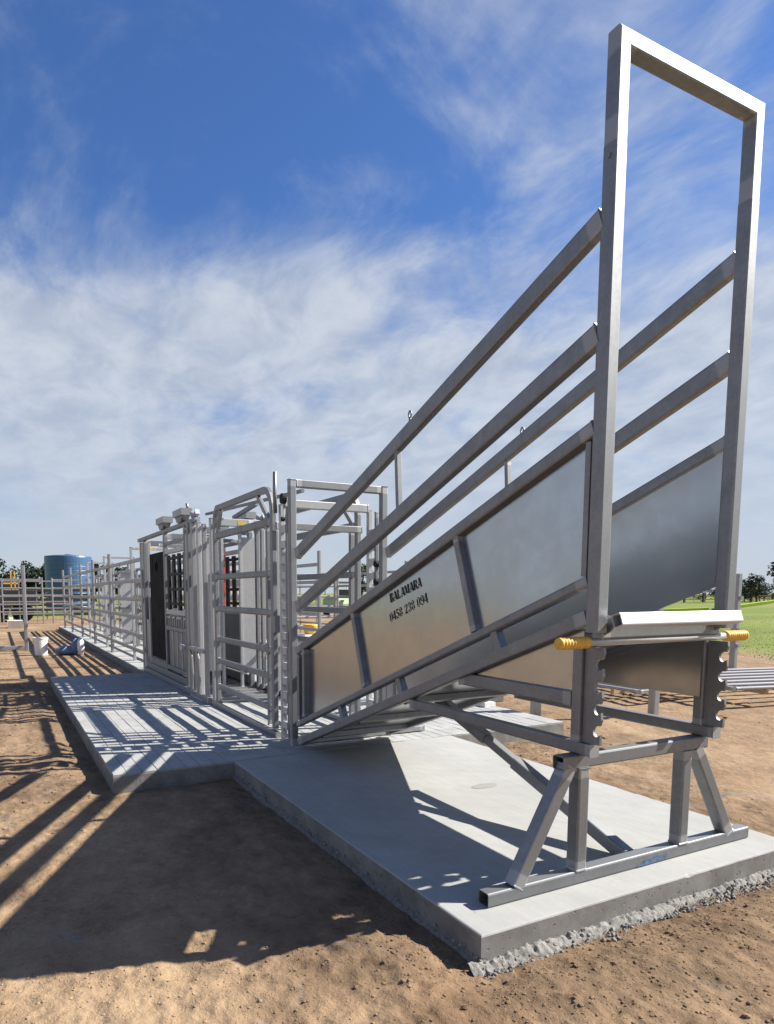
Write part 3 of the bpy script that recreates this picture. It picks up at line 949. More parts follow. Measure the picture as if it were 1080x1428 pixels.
mb = MB(); add_lathe(mb, [(2.165, 0.02), (2.19, 0.02)], (-5.4, 0, 2.02), 'y', 12); mb.build('roller', BLACKP, sg_)
for z in (1.66, 1.5):
    mb = MB(); add_lathe(mb, [(3.02, 0.03), (3.09, 0.03)], (-5.31, 0, z), 'y', 12); mb.build('roller', BLACKP, sg_)
beam('sill', (-5.34, 2.17, ZS + 0.012), (-5.34, 3.09, ZS + 0.012), 0.2, 0.022, GALV_F, sg_, zinc=0)

# ------------------------------------------------------------------ bow-topped side gates
def side_gate(y, label, mat):
    g = thing('side_gate', label, 'gate', (-6.6, y, ZS), 'bow-topped side gates between ramp and crush')
    x0, x1 = -7.47, -5.69
    zt = 2.325
    arc = [(x1 - 0.2 + 0.2 * math.sin(t), y, zt - 0.2 + 0.2 * math.cos(t)) for t in np.linspace(0, math.pi / 2, 7)]
    mb = MB()
    add_bent_box(mb, [(x0, y, 0.17), (x0, y, 2.16), (x0 + 0.02, y, 2.26), (x0 + 0.09, y, zt)] + [(x1 - 0.45, y, zt)] + arc + [(x1, y, 0.17)], 0.045, 0.06, (0, 1, 0))
    mb.build('bow_frame', mat, g)
    beam('corner_brace', (x0 + 0.22, y + 0.003, zt - 0.03), (x0 + 0.04, y + 0.003, 1.98), 0.035, 0.045, mat, g, zinc=0.03)
    beam('corner_brace', (x1 - 0.38, y + 0.003, zt - 0.03), (x1 - 0.03, y + 0.003, 1.99), 0.035, 0.045, mat, g, zinc=0.03)
    beam('stile', (x1 - 0.13, y + 0.002, 0.18), (x1 - 0.13, y + 0.002, 2.0), 0.042, 0.045, mat, g)
    for z, h in ((2.03, 0.075), (1.575, 0.062), (1.225, 0.062), (0.885, 0.062), (0.64, 0.062), (0.345, 0.062)):
        beam('rail', (x0 + 0.03, y, z), (x1 - 0.031, y, z), 0.038, h, mat, g, zinc=0.05, r=0.014)
    beam('threshold', (x0 - 0.02, y - 0.02, 0.135), (x1 + 0.14, y - 0.02, 0.135), 0.05, 0.045, mat, g, zinc=0.04)
    for z in (0.5, 1.75):
        tube('hinge', [(x0 - 0.045, y, z), (x0 - 0.045, y, z + 0.14)], 0.016, mat, g)
    box('latch_box', (x1 + 0.033, y - 0.03, 1.05), (x1 + 0.1, y + 0.03, 1.2), mat, g)
    return g


side_gate(2.2, 'bow-topped six-rail galvanised gate on the paved pad side beside the ramp foot', GALV)
side_gate(3.05, 'bow-topped six-rail galvanised gate on the field side beyond the ramp foot', GALV)

# ------------------------------------------------------------------ cattle crush
cr = thing('cattle_crush', 'galvanised cattle crush with black rubber panel, black grilles and open top frame', 'cattle crush', (-9.5, 2.63, ZS))
for x, zt in ((-7.58, 2.24), (-8.78, 2.254), (-9.98, 2.254), (-11.5, 2.254)):
    for y in (2.2, 3.06):
        beam('post', (x, y, ZS), (x, y, zt), 0.065, 0.065, GALV_L if x > -8 else GALV, cr)
    beam('cross_beam', (x, 2.235, zt - 0.04), (x, 3.025, zt - 0.04), 0.05, 0.085, GALV_L if x > -8 else GALV, cr)
    if x > -8:
        mb = MB(); mb.add([(x + 0.0275, 2.49, 2.175), (x + 0.0275, 2.59, 2.175), (x + 0.0275, 2.59, 2.225), (x + 0.0275, 2.49, 2.225)], [(0, 1, 2, 3)])
        mb.build('warning_label', LABY, cr)
        mb = MB(); mb.add([(x + 0.0275, 2.62, 2.17), (x + 0.0275, 2.68, 2.17), (x + 0.0275, 2.68, 2.235), (x + 0.0275, 2.62, 2.235)], [(0, 1, 2, 3)])
        mb.build('warning_label', WHITEP, cr)
for y in (2.2, 3.06):
    sgn = 1 if y < 2.5 else -1
    beam('top_rail', (-11.95, y, 2.283), (-8.2, y, 2.283), 0.06, 0.055, GALV, cr)
    beam('top_rail', (-9.95, y, 2.1), (-8.82, y, 2.1), 0.04, 0.05, GALV, cr)
    beam('top_rail', (-9.95, y, 1.98), (-8.82, y, 1.98), 0.05, 0.06, GALV_L, cr)
    beam('base_rail', (-11.46, y, 0.215), (-8.82, y, 0.215), 0.06, 0.11, GALV, cr)
    beam('base_rail', (-11.46, y - sgn * 0.06, 0.15), (-7.62, y - sgn * 0.06, 0.15), 0.05, 0.075, GALV, cr)
    mb = MB(); add_box(mb, (-9.94, y + sgn * 0.05, 0.3), (-8.83, y + sgn * 0.056, 1.1)); mb.build('inner_sheet', GALV, cr)
    beam('kick_rail', (-11.46, y, 0.325), (-10.02, y, 0.325), 0.04, 0.1, GALV, cr)
    beam('middle_rail', (-9.95, y, 1.13), (-8.82, y, 1.13), 0.05, 0.07, GALV_L, cr)
    beam('middle_rail', (-9.95, y, 0.9), (-8.82, y, 0.9), 0.05, 0.06, GALV, cr)
    beam('middle_rail', (-9.95, y, 0.33), (-8.82, y, 0.33), 0.05, 0.06, GALV, cr)
    # comb of short bars
    for i in range(8):
        x = -9.85 + i * 0.13
        beam('comb_bar', (x, y, 0.935), (x, y, 1.09), 0.02, 0.05, GALV_L, cr, zinc=0)
    # lower drop panels
    for i in range(4):
        x = -9.86 + i * 0.265
        mb = MB(); add_box(mb, (x, y - 0.006, 0.365), (x + 0.2, y + 0.006, 0.865)); mb.build('drop_panel', GALV, cr)
        beam('panel_stiffener', (x + 0.23, y, 0.365), (x + 0.23, y, 0.865), 0.03, 0.03, GALV_L, cr, zinc=0)
    # black grille
    gm = MB()
    for i in range(4):
        x = -9.8 + i * 0.31
        add_beam(gm, (x, y, 1.19 - (0.1 if i in (0, 2) else 0)), (x, y, 1.93), 0.03, 0.12, up=(1, 0, 0), zinc=0)
    for z in (1.25, 1.45, 1.66, 1.88):
        add_beam(gm, (-9.87, y, z), (-8.83, y, z), 0.028, 0.04, zinc=0)
    gm.build('black_grille', BLACKP, cr)
    # end bay
    if y < 2.5:
        mb = MB(); add_beam(mb, (-11.12, y + 0.01, 1.2), (-10.06, y + 0.01, 1.2), 0.03, 1.62, zinc=0, r=0.008)
        rp = mb.build('rubber_panel', BLACK, cr)
        mb = MB(); add_tube(mb, [(-10.62 + 0.07 * math.cos(t), y - 0.012, 1.8 + 0.07 * math.sin(t)) for t in np.linspace(0, 2 * math.pi, 17)], 0.008, 6, caps=False); mb.build('reflection_ring', BLACKP, rp, True)  # thin tube put in for a faint ring-shaped reflection on the rubber
        beam('stile', (-11.18, y, 0.28), (-11.18, y, 2.2), 0.05, 0.05, GALV_L, cr)
        beam('panel_rail', (-11.44, y, 0.62), (-11.2, y, 0.62), 0.04, 0.7, mat=GALV_F, parent=cr, zinc=0)
    else:
        mb = MB(); add_box(mb, (-11.4, y - 0.004, 0.35), (-10.05, y + 0.004, 2.0)); mb.build('side_sheet', GALV, cr)
        for z in (1.2, 2.04): beam('rail', (-11.46, y, z), (-10.02, y, z), 0.04, 0.06, GALV, cr)
    # yoke bay: upright slides
    for x, w, mt, zt in ((-8.56, 0.06, GALV, 2.27), (-8.36, 0.07, GALV_F, 2.25), (-8.1, 0.08, GALV_L, 2.24), (-7.86, 0.05, GALV_F, 2.2)):
        beam('slide_upright', (x, y - sgn * 0.02, 0.15), (x, y - sgn * 0.02, zt), 0.05, w, mt, cr, up=(1, 0, 0))
    beam('pivot_bar', (-8.62, y - sgn * 0.075, 0.72), (-7.72, y - sgn * 0.075, 0.72), 0.05, 0.05, GALV_F, cr)
    mb = MB(); add_lathe(mb, [(y - sgn * 0.15, 0.055), (y - sgn * 0.1, 0.055)], (-8.6, 0, 0.72), 'y', 16); mb.build('pivot_boss', GALV_L, cr, False)
    for i, x in enumerate((-8.45, -8.12)):
        mb = MB(); add_bent_box(mb, [(x, y - sgn * 0.08, 0.7), (x + 0.1, y - sgn * 0.08, 0.6), (x + 0.13, y - sgn * 0.08, 0.4), (x + 0.08, y - sgn * 0.08, 0.2)], 0.02, 0.09, (0, 1, 0)); mb.build('curved_arm', GALV_F, cr)
    box('foot_plate', (-8.4, y - 0.09, ZS + 0.002), (-7.85, y + 0.09, ZS + 0.025), DARK if y > 2.5 else GALV_L, cr)
    # top fittings on the rail
    for x in (-10.02, -8.95):
        mb = MB(); add_box(mb, (x - 0.24, y - 0.07, 2.39), (x + 0.24, y + 0.07, 2.475)); b_ = mb.build('ratchet_box', GALV_F, cr)
        mb = MB(); add_prism_y(mb, [(x - 0.2, 2.389), (x + 0.2, 2.389), (x + 0.1, 2.311), (x - 0.1, 2.311)], y - 0.05, y + 0.05); mb.build('box_bracket', GALV, b_)
    beam('gusset_arm', (-8.55, y, 2.2), (-8.2, y, 2.38), 0.05, 0.06, GALV, cr)
    beam('gusset_arm', (-8.1, y, 2.2), (-8.45, y, 2.38), 0.05, 0.06, GALV, cr)
beam('operating_rod', (-8.7, 2.45, 2.41), (-5.6, 2.45, 2.3), 0.03, 0.03, GALV, cr, zinc=0)
beam('operating_rod', (-8.5, 2.75, 2.36), (-7.62, 2.75, 2.44), 0.04, 0.05, GALV, cr, zinc=0)
tube('top_lever', [(-8.85, 2.25, 2.47), (-8.85, 2.24, 2.55)], 0.018, GALV, cr)
beam('red_handle', (-9.68, 2.96, 1.19), (-9.68, 2.96, 2.06), 0.025, 0.04, REDM, cr, zinc=0)
# yoke doors and inner sheets seen through the front opening
for y, x in ((2.42, -8.3), (2.86, -8.3)):
    mb = MB(); add_box(mb, (x - 0.006, y - 0.09, 0.42), (x + 0.006, y + 0.09, 2.1)); yd = mb.build('yoke_door', GALV_L, cr)
    beam('door_edge', (x, y + (0.1 if y < 2.6 else -0.1), 0.2), (x, y + (0.1 if y < 2.6 else -0.1), 2.15), 0.035, 0.05, GALV_L, yd, up=(1, 0, 0))
mb = MB(); add_box(mb, (-11.43, 2.3, ZS + 0.004), (-7.64, 2.98, ZS + 0.02)); fl = mb.build('floor_plate', GALV_F, cr)
for i in range(14): box('floor_cleat', (-11.3 + i * 0.27, 2.33, ZS + 0.021), (-11.27 + i * 0.27, 2.95, ZS + 0.045), GALV_F, fl)
for x in (-9.2, -10.6): beam('cross_beam', (x, 2.235, 2.12), (x, 3.025, 2.12), 0.04, 0.05, GALV_F, cr)

# ------------------------------------------------------------------ cattle race panels
def yard_panel(p, q, label, group, n_mid=1, mat=GALV_F, zt=2.23, posts=(1, 1), z0=ZS, zr=(1.965, 1.616, 1.291, 0.977, 0.658, 0.384), cap=True):
    p = Vector((p[0], p[1], z0)); q = Vector((q[0], q[1], z0)); d = (q - p).normalized()
    t = thing('cattle_yard_fence', label, 'fence panel', ((p.x + q.x) / 2, (p.y + q.y) / 2, z0), group)
    up = Vector((0, 0, 1))
    for e, (a, s) in enumerate(((p, 1), (q, -1))):
        if posts[e]: beam('post', a + d * s * 0.05, a + d * s * 0.05 + up * (zt - z0), 0.07, 0.07, mat, t, zinc=0.0, r=0.02)
    o0, o1 = (0.0855 if posts[0] else 0.02), (0.0855 if posts[1] else 0.02)
    for z in zr:
        beam('rail', p + d * o0 + up * (z - z0), q - d * o1 + up * (z - z0), 0.038, 0.07, mat, t, zinc=0.05, r=0.015)
    side = Vector((-d.y, d.x, 0)) * 0.037
    for i in range(n_mid):
        c = p + (q - p) * ((i + 1) / (n_mid + 1)) + side
        beam('stile', c, c + up * (zr[0] - z0), 0.034, 0.04, mat, t, zinc=0)
    return t


xb = [-11.66, -15.45, -18.3, -21.15, -24.1, -26.9]
ORD = ['first', 'second', 'third', 'fourth', 'fifth']
for i in range(5):
    yard_panel((xb[i], 2.19), (xb[i + 1], 2.19), '%s six-rail race panel from the cattle crush, on the bare dirt side' % ORD[i], 'race panels along the dirt side', 0 if i == 0 else 0, posts=(i == 0, 1))
    yard_panel((xb[i], 3.06), (xb[i + 1], 3.06), '%s six-rail race panel from the cattle crush, on the field side' % ORD[i], 'race panels along the field side', 1, posts=(i == 0, 1))
for i, x in enumerate((-13.3, -16.9, -20.2)):
    t = thing('slide_gate_frame', ['portal frame with a raised sheet gate inside the race, next to the crush', 'portal frame with a raised sheet gate halfway along the race', 'portal frame with a raised sheet gate toward the far end of the race'][i], 'gate frame', (x, 2.63, ZS), 'sheet gates across the race')
    for y in (2.29, 2.97): beam('post', (x, y, ZS), (x, y, 2.26), 0.05, 0.05, GALV_L, t)
    beam('head_beam', (x, 2.316, 2.235), (x, 2.944, 2.235), 0.05, 0.05, GALV_L, t)
    mb = MB(); add_box(mb, (x - 0.004, 2.64, 0.2), (x + 0.004, 2.94, 1.9)); mb.build('sheet_gate', GALV_L, t)
    for z in (0.2, 1.05, 1.9): beam('gate_rail', (x + 0.03, 2.64, z), (x + 0.03, 2.94, z), 0.03, 0.04, GALV, t, zinc=0)
    if i == 0: box('warning_label', (x + 0.0262, 2.4, 2.215), (x + 0.028, 2.75, 2.255), YELLOW, t)
# yards beyond the race
for i in range(5):
    x = -12.2 - i * 3.0
    yard_panel((x, 5.7), (x - 2.95, 5.7), '%s panel of the yard fence running behind the race, counted from the crush' % ORD[i], 'yard panels behind the race', 1, z0=0.0)
for i in range(4):
    x = -15.0 - i * 4.2
    yard_panel((x, 9.5), (x - 4.1, 9.5), '%s panel of the outermost yard fence, counted from the ramp end' % ORD[i], 'outermost yard panels', 2, z0=0.0)
yard_panel((-19.0, 5.76), (-19.0, 9.44), 'yard panel crossing between the two fences behind the race', None, 1, z0=0.0)
yard_panel((-27.2, 3.2), (-27.2, 5.6), 'yard panel closing the far end of the race', None, 1, z0=0.0)
for i in range(5):
    x = -12.4 - i * 2.9
    yard_panel((x, 4.15), (x - 2.85, 4.15), '%s panel from the crush in the fence along the edge of the race slab' % ORD[i], 'panels along the race slab edge', 1, z0=ZS)
for i in range(2):
    yard_panel((-36.2, -2.9 + i * 3.1), (-36.2, 0.15 + i * 3.1), ['fence panel of the second row behind the yard end, in front of the trailer', 'fence panel of the second row behind the yard end, in front of the stock crate'][i], 'second row of yard end panels', 1, z0=0.0, zt=2.1)
# cross fence at the end of the dirt yard
cf = [(-34.0, -6.4), (-34.0, -3.3), (-34.0, -0.1), (-34.0, 1.92)]
for i in range(3):
    yard_panel(cf[i], cf[i + 1], ['rusty-toned five-rail fence panel furthest from the race at the yard end', 'middle five-rail fence panel at the far end of the dirt yard', 'five-rail fence panel next to the gateway at the far end of the dirt yard'][i],
               'fence panels closing the dirt yard', 1, z0=0.0, zr=(2.0, 1.62, 1.25, 0.89, 0.55), zt=2.1)
yard_panel((-34.2, 2.25), (-34.2, 3.9), 'short five-rail fence panel between gateway and race end', None, 0, z0=0.0, zr=(2.0, 1.62, 1.25, 0.89, 0.55), zt=2.1)

# lone post with a threshold bar
lp = thing('gate_post', 'tall lone steel post with a low bar, beside the white bucket', 'post', (-18.3, 0.6, 0))
beam('post', (-18.3, 0.6, -0.02), (-18.3, 0.6, 2.07), 0.09, 0.09, GALV_F, lp, zinc=0, r=0.02)
beam('threshold_bar', (-18.3, -2.6, 0.07), (-18.3, 0.55, 0.07), 0.1, 0.1, GALV_F, lp, zinc=0)

# ------------------------------------------------------------------ small things on the dirt at the left
bk = thing('bucket', 'white plastic bucket standing on dirt by the lone post', 'bucket', (-16.8, 0.84, 0))
mb = MB(); add_lathe(mb, [(-0.01, 0.12), (0.0, 0.13), (0.37, 0.15), (0.37, 0.158), (0.4, 0.158), (0.4, 0.145), (0.05, 0.12)], (-16.8, 0.84, 0), 'z', 24); mb.build('bucket_body', WHITEP, bk, False)
tube('handle', [(-16.8, 0.84 + 0.163 * math.cos(t), 0.37 - 0.17 * math.sin(t)) for t in np.linspace(0, math.pi, 13)], 0.006, GALV, bk, 6)


def lumpy(name, c, rx, ry, rz, mat, label, cat, seed):
    n1, n2 = 18, 12; V = []; F = []
    for i in range(n2 + 1):
        ph = math.pi * i / n2 - math.pi / 2
        for j in range(n1):
            th = 2 * math.pi * j / n1
            sx = math.copysign(abs(math.cos(th)) ** 0.7, math.cos(th)); sy = math.copysign(abs(math.sin(th)) ** 0.7, math.sin(th))
            k = 1 + 0.35 * float(fbm(np.array(th * 1.2 + seed), np.array(ph * 1.5 + seed), 1.6, 3))
            V.append((c[0] + rx * k * math.cos(ph) * sx, c[1] + ry * k * math.cos(ph) * sy, c[2] + rz * k * (math.sin(ph) + 1)))
    for i in range(n2):
        for j in range(n1):
            a = i * n1 + j; b = i * n1 + (j + 1) % n1; F.append((a, b, b + n1, a + n1))
    o = link_mesh(name, V, F, mat, None, True)
    return tag(o, label, cat)


lumpy('tool_bag', (-16.6, 1.35, -0.02), 0.18, 0.23, 0.11, BLUEG, 'blue-grey canvas tool bag slumped on the dirt near the bucket', 'bag', 3.0)
lumpy('cement_bag', (-16.35, 1.64, -0.02), 0.09, 0.08, 0.2, WHITEP, 'white paper cement bag stood upright beside the tool bag', 'bag', 9.0)
lumpy('dark_sack', (-16.5, 1.53, -0.02), 0.1, 0.08, 0.19, BLUEG, 'small dark sack propped between the two bags', 'sack', 14.0)
tr = thing('water_trough', 'low white water trough beyond the lone post', 'trough', (-30.5, 0.6, 0))
mb = MB()
add_prism_y(mb, [(-30.8, 0), (-30.2, 0), (-30.1, 0.3), (-30.18, 0.3), (-30.26, 0.1), (-30.74, 0.1), (-30.82, 0.3), (-30.9, 0.3)], 0.35, 0.9); mb.build('trough_body', WHITEP, tr)
box('float_cover', (-30.7, 0.4, 0.301), (-30.3, 0.55, 0.42), WHITEP, tr)

# ------------------------------------------------------------------ posts and stacked panels behind the ramp
for x, y, h, lab in ((-5.6, 5.25, 1.6, 'galvanised yard post standing against the edge of the paved pad'), (-5.14, 6.6, 1.65, 'galvanised yard post between the ramp and the stacked panels'), (-6.62, 10.32, 1.7, 'galvanised yard post with lugs standing on the field edge')):
    t = thing('yard_post', lab, 'post', (x, y, 0), 'posts set beyond the ramp')
    beam('post', (x, y, -0.02), (x, y, h), 0.09, 0.09, GALV_F, t, zinc=0, r=0.012)
    for z in (0.55, 0.8, 1.3): box('lug', (x + 0.047, y - 0.03, z), (x + 0.09, y + 0.03, z + 0.05), GALV_F, t)


def lying_panel(c, L, W, ang, z, n, label):
    t = thing('stacked_cattle_gate', label, 'cattle gate', (c[0], c[1], 0), 'panels laid flat behind the ramp')
    ca, sa = math.cos(ang), math.sin(ang)
    def P(a, b, zz): return (c[0] + a * ca - b * sa, c[1] + a * sa + b * ca, zz)
    for i in range(n):
        b = -W / 2 + W * i / (n - 1)
        beam('rail', P(-L / 2 + 0.04, b, z), P(L / 2 - 0.04, b, z), 0.075, 0.042, GALV_F, t, r=0.015)
    for s in (-1, 1): beam('stile', P(s * L / 2, -W / 2 - 0.04, z), P(s * L / 2, W / 2 + 0.04, z), 0.05, 0.05, GALV_F, t)
    for s in (-0.3, 0.3): beam('bearer', P(s * L, -W / 2, z - 0.06), P(s * L, W / 2, z - 0.06), 0.05, 0.06, CARDT, t, zinc=0)
    return t


lying_panel((-6.9, 7.75), 2.3, 1.2, 0.0, 0.16, 6, 'six-rail panel laid on bearers behind the ramp stand')
lying_panel((-5.55, 9.35), 2.6, 1.7, 1.32, 0.24, 7, 'seven-rail panel laid flat beside the field edge')
lb = thing('lying_beam', 'steel channel with capped end lying across the paved pad', 'beam', (-6.25, 4.4, ZS))
beam('channel', (-6.22, 3.5, ZS + 0.05), (-6.22, 5.28, ZS + 0.05), 0.09, 0.085, GALV, lb, hollow=(0, 1), zinc=0)
beam('channel', (-6.4, 3.3, ZS + 0.1), (-6.4, 5.1, ZS + 0.1), 0.12, 0.05, GALV, lb, zinc=0)
box('end_cap', (-6.12, 4.85, ZS + 0.001), (-5.98, 5.0, ZS + 0.05), WHITEP, lb)

# ------------------------------------------------------------------ far left: tank, machines
tk = thing('water_tank', 'large blue plastic water tank behind the yard fence', 'water tank', (-60, 5.35, 0))
prof = [(-0.05, 1.78)]
for i in range(12):
    z = i * 0.36
    prof += [(z, 1.8), (z + 0.29, 1.8), (z + 0.32, 1.785)]
prof += [(4.3, 1.8), (4.36, 1.77), (4.44, 1.2), (4.46, 0.3)]
mb = MB(); add_lathe(mb, prof, (-60, 5.35, 0), 'z', 48); mb.build('tank_wall', TANKB, tk, False)
mb = MB(); add_lathe(mb, [(4.44, 0.28), (4.52, 0.28), (4.54, 0.2)], (-60, 5.35, 0), 'z', 20); mb.build('tank_lid', TANKB, tk)
for z, w in ((3.9, .04),):
    mb = MB(); add_lathe(mb, [(z, 1.806), (z + 0.12, 1.806)], (-60, 5.35, 0), 'z', 48); mb.build('tank_band', TANKB, tk)

ml = thing('loader', 'yellow-masted farm loader parked behind the yard end fence', 'loader', (-41, 0.2, 0))
for y in (0.72, 0.9): beam('mast', (-40.0, y, 0.4), (-40.0, y, 2.55), 0.06, 0.06, YELLOW, ml, zinc=0)
for z in (1.9, 1.6): beam('mast_bar', (-40.0, 0.35, z), (-40.0, 1.05, z), 0.06, 0.08, YELLOW, ml, zinc=0)
mb = MB(); add_cbox(mb, (-43.2, -0.3, 0.6), (-40.3, 1.2, 1.35), 0.12); mb.build('body', DARK, ml)
mb = MB(); add_cbox(mb, (-42.6, -0.2, 1.36), (-41.2, 1.1, 1.95), 0.2); mb.build('cab', GLASS, ml)
for x in (-42.6, -40.7):
    for y in (-0.5, 1.2):
        mb = MB(); add_lathe(mb, [(y, 0.35), (y, 0.55), (y + 0.05, 0.6), (y + 0.25, 0.6), (y + 0.3, 0.55), (y + 0.3, 0.35)], (x, 0, 0.58), 'y', 28); mb.build('wheel', BLACK, ml)
tl = thing('farm_trailer', 'dark farm trailer with mudguarded wheels behind the yard end fence', 'trailer', (-37.4, 0.6, 0))
mb = MB(); add_cbox(mb, (-38.3, -1.4, 0.75), (-36.9, 1.9, 0.95), 0.03); mb.build('bed', DARK, tl)
mb = MB(); add_cbox(mb, (-38.3, -1.4, 0.951), (-38.2, 1.9, 1.55), 0.03); mb.build('side_board', DARK, tl)
for y in (0.0, 1.1):
    mb = MB(); add_lathe(mb, [(-36.8, 0.25), (-36.8, 0.45), (-36.75, 0.5), (-36.55, 0.5), (-36.5, 0.45), (-36.5, 0.25)], (0, y, 0.49), 'x', 28); mb.build('wheel', BLACK, tl)
    mb = MB(); add_bent_box(mb, [(-36.65, y + 0.62 * math.cos(t), 0.49 + 0.62 * math.sin(t)) for t in np.linspace(0.1, math.pi - 0.1, 11)], 0.28, 0.02, (1, 0, 0)); mb.build('mudguard', DARK, tl)
tl2 = thing('stock_crate', 'dark slatted stock crate beyond the gateway of the yard end', 'crate', (-39, 1.9, 0))
for z in (0.3, 0.55, 0.8, 1.05, 1.3, 1.55): beam('slat', (-38.5, 1.25, z), (-38.5, 4.6, z), 0.03, 0.16, DARK, tl2, zinc=0)
for y in (1.3, 2.3, 3.35, 4.5): beam('post', (-38.55, y, 0), (-38.55, y, 1.7), 0.06, 0.06, GALV_F, tl2, zinc=0)

# ------------------------------------------------------------------ pasture side: vehicle, tub, boom, far fence
ve = thing('farm_buggy', 'pale green farm buggy with white roll cage parked beyond the crush', 'buggy', (-36.00, 18.30, 0))
mb = MB(); add_cbox(mb, (-37.10, 17.50, 0.55), (-35.40, 19.10, 1.15), 0.14); mb.build('body', PALEG, ve)
mb = MB(); add_cbox(mb, (-35.40, 17.60, 0.5), (-34.60, 19.00, 1.0), 0.2); mb.build('bonnet', PALEG, ve)
for x in (-36.90, -35.45):
    for y in (17.55, 19.05): beam('cage_post', (x, y, 1.1), (x, y, 1.95), 0.06, 0.06, WHITEP, ve, zinc=0)
    beam('cage_bar', (x, 17.50, 1.97), (x, 19.10, 1.97), 0.06, 0.06, WHITEP, ve, zinc=0)
mb = MB(); add_cbox(mb, (-37.00, 17.50, 2.0), (-35.30, 19.10, 2.07), 0.03); mb.build('roof', DARK, ve)
mb = MB(); add_box(mb, (-35.48, 17.65, 1.17), (-35.45, 18.95, 1.6)); mb.build('windscreen', GLASS, ve)
for x in (-36.60, -35.00):
    for y in (17.40, 19.00):
        mb = MB(); add_lathe(mb, [(y, 0.2), (y, 0.28), (y + 0.04, 0.32), (y + 0.18, 0.32), (y + 0.22, 0.28), (y + 0.22, 0.2)], (x, 0, 0.32), 'y', 24); mb.build('wheel', BLACK, ve)
tb = thing('yellow_tub', 'yellow plastic tub on a pale stand beyond the crush', 'tub', (-16.0, 7.2, 0))
mb = MB(); add_lathe(mb, [(0.34, 0.14), (0.36, 0.17), (0.56, 0.2), (0.59, 0.19), (0.6, 0.12)], (-16.0, 7.2, 0), 'z', 20); mb.build('tub_body', YELLOW, tb)
mb = MB(); add_cbox(mb, (-16.3, 6.9, 0.0), (-15.7, 7.5, 0.335), 0.02); mb.build('stand', WHITEP, tb)

bo = thing('spray_boom', 'lime green spray boom folded in the pasture beyond the ramp', 'spray boom', (-24, 42, 0))
beam('boom_arm', (-26, 38.5, 0.4), (-25.0, 43.0, 0.9), 0.16, 0.2, LIME, bo, zinc=0)
beam('boom_arm', (-25.0, 43.1, 1.12), (-23.9, 46.5, 0.35), 0.16, 0.2, LIME, bo, zinc=0)
beam('boom_arm', (-28, 33.5, 0.3), (-26.4, 38.4, 0.45), 0.14, 0.16, LIME, bo, zinc=0)
beam('boom_arm', (-29.5, 30.5, 1.4), (-29.0, 31.8, 0.35), 0.13, 0.13, LIME, bo, zinc=0)
for p in ((-25.0, 43.05), (-26.5, 38.4)): beam('boom_leg', (p[0], p[1], 0), (p[0], p[1], 0.5), 0.12, 0.12, DARK, bo, zinc=0)
hd = MB()
for i in range(900):
    y = 52 + rnd.random() * 30; x = -50 + 0.5 * (y - 60) + rnd.uniform(-.5, .5)
    s = rnd.uniform(0.15, 0.4); z = rnd.random() * 0.8
    a = rnd.random() * 6.28
    hd.add([(x - s * math.cos(a), y - s * math.sin(a), z), (x + s * math.cos(a), y + s * math.sin(a), z), (x + s * .3, y, z + s)], [(0, 1, 2)])
far_fence = thing('paddock_fence', 'distant dark post and rail paddock fence across the pasture', 'fence', (-62, 92, 0))
for i in range(16):
    y = 60 + i * 4.2; x = -66 + 0.1 * i
    beam('post', (x, y, 0), (x, y, 1.25 + 0.3 * rnd.random()), 0.28, 0.28, BARK, far_fence, zinc=0)
for z in (0.45, 0.95): beam('rail', (-66, 60, z), (-64.5, 123, z), 0.1, 0.12, BARK, far_fence, zinc=0)


# ------------------------------------------------------------------ trees
def tree(x, y, h, r, label, group, n=900, dens=1.0, trunk=0.32):
    t = thing('gum_tree', label, 'tree', (x, y, 0), group)
    mb = MB(); lean = rnd.uniform(-0.3, 0.3)
    add_tube(mb, [(x, y, -0.1), (x + lean * .3, y, h * trunk), (x + lean, y + .2, h * 0.62)], [h * 0.04, h * 0.03, h * 0.012], 8)
    heads = []
    for i in range(7):
        a = rnd.random() * 6.28; d = r * rnd.uniform(0.25, 0.75); z = h * rnd.uniform(trunk + 0.12, 0.86)
        hp = (x + math.cos(a) * d, y + math.sin(a) * d, z)
        add_tube(mb, [(x + lean * .4, y, h * rnd.uniform(trunk - 0.05, trunk + 0.15)), ((x + hp[0]) / 2, (y + hp[1]) / 2, z - h * 0.06), hp], [h * 0.017, h * 0.011, h * 0.004], 5)
        heads.append((hp, r * rnd.uniform(0.3, 0.5)))
    heads.append(((x + lean, y, h * 0.82), r * 0.42))
    mb.build('trunk', BARK, t, True)
    lm = MB(); tone = []
    for i in range(n):
        (cx, cy, cz), rr = rnd.choice(heads)
        d = Vector((rnd.gauss(0, 1), rnd.gauss(0, 1), rnd.gauss(0, .8))).normalized() * rr * rnd.random() ** 0.45
        p = Vector((cx, cy, cz)) + d
        s = h * rnd.uniform(0.018, 0.05)
        a = Vector((rnd.gauss(0, 1), rnd.gauss(0, 1), rnd.gauss(0, .5))).normalized(); b = a.cross(Vector((rnd.gauss(0, 1), rnd.gauss(0, 1), rnd.gauss(0, 1)))).normalized()
        tn = rnd.random()
        lm.add([p - a * s, p - b * s * .55, p + a * s, p + b * s * .55], [(0, 1, 2, 3)], [tn] * 4)
    lm.build('crown', LEAF, t, attr='tone')
    return t


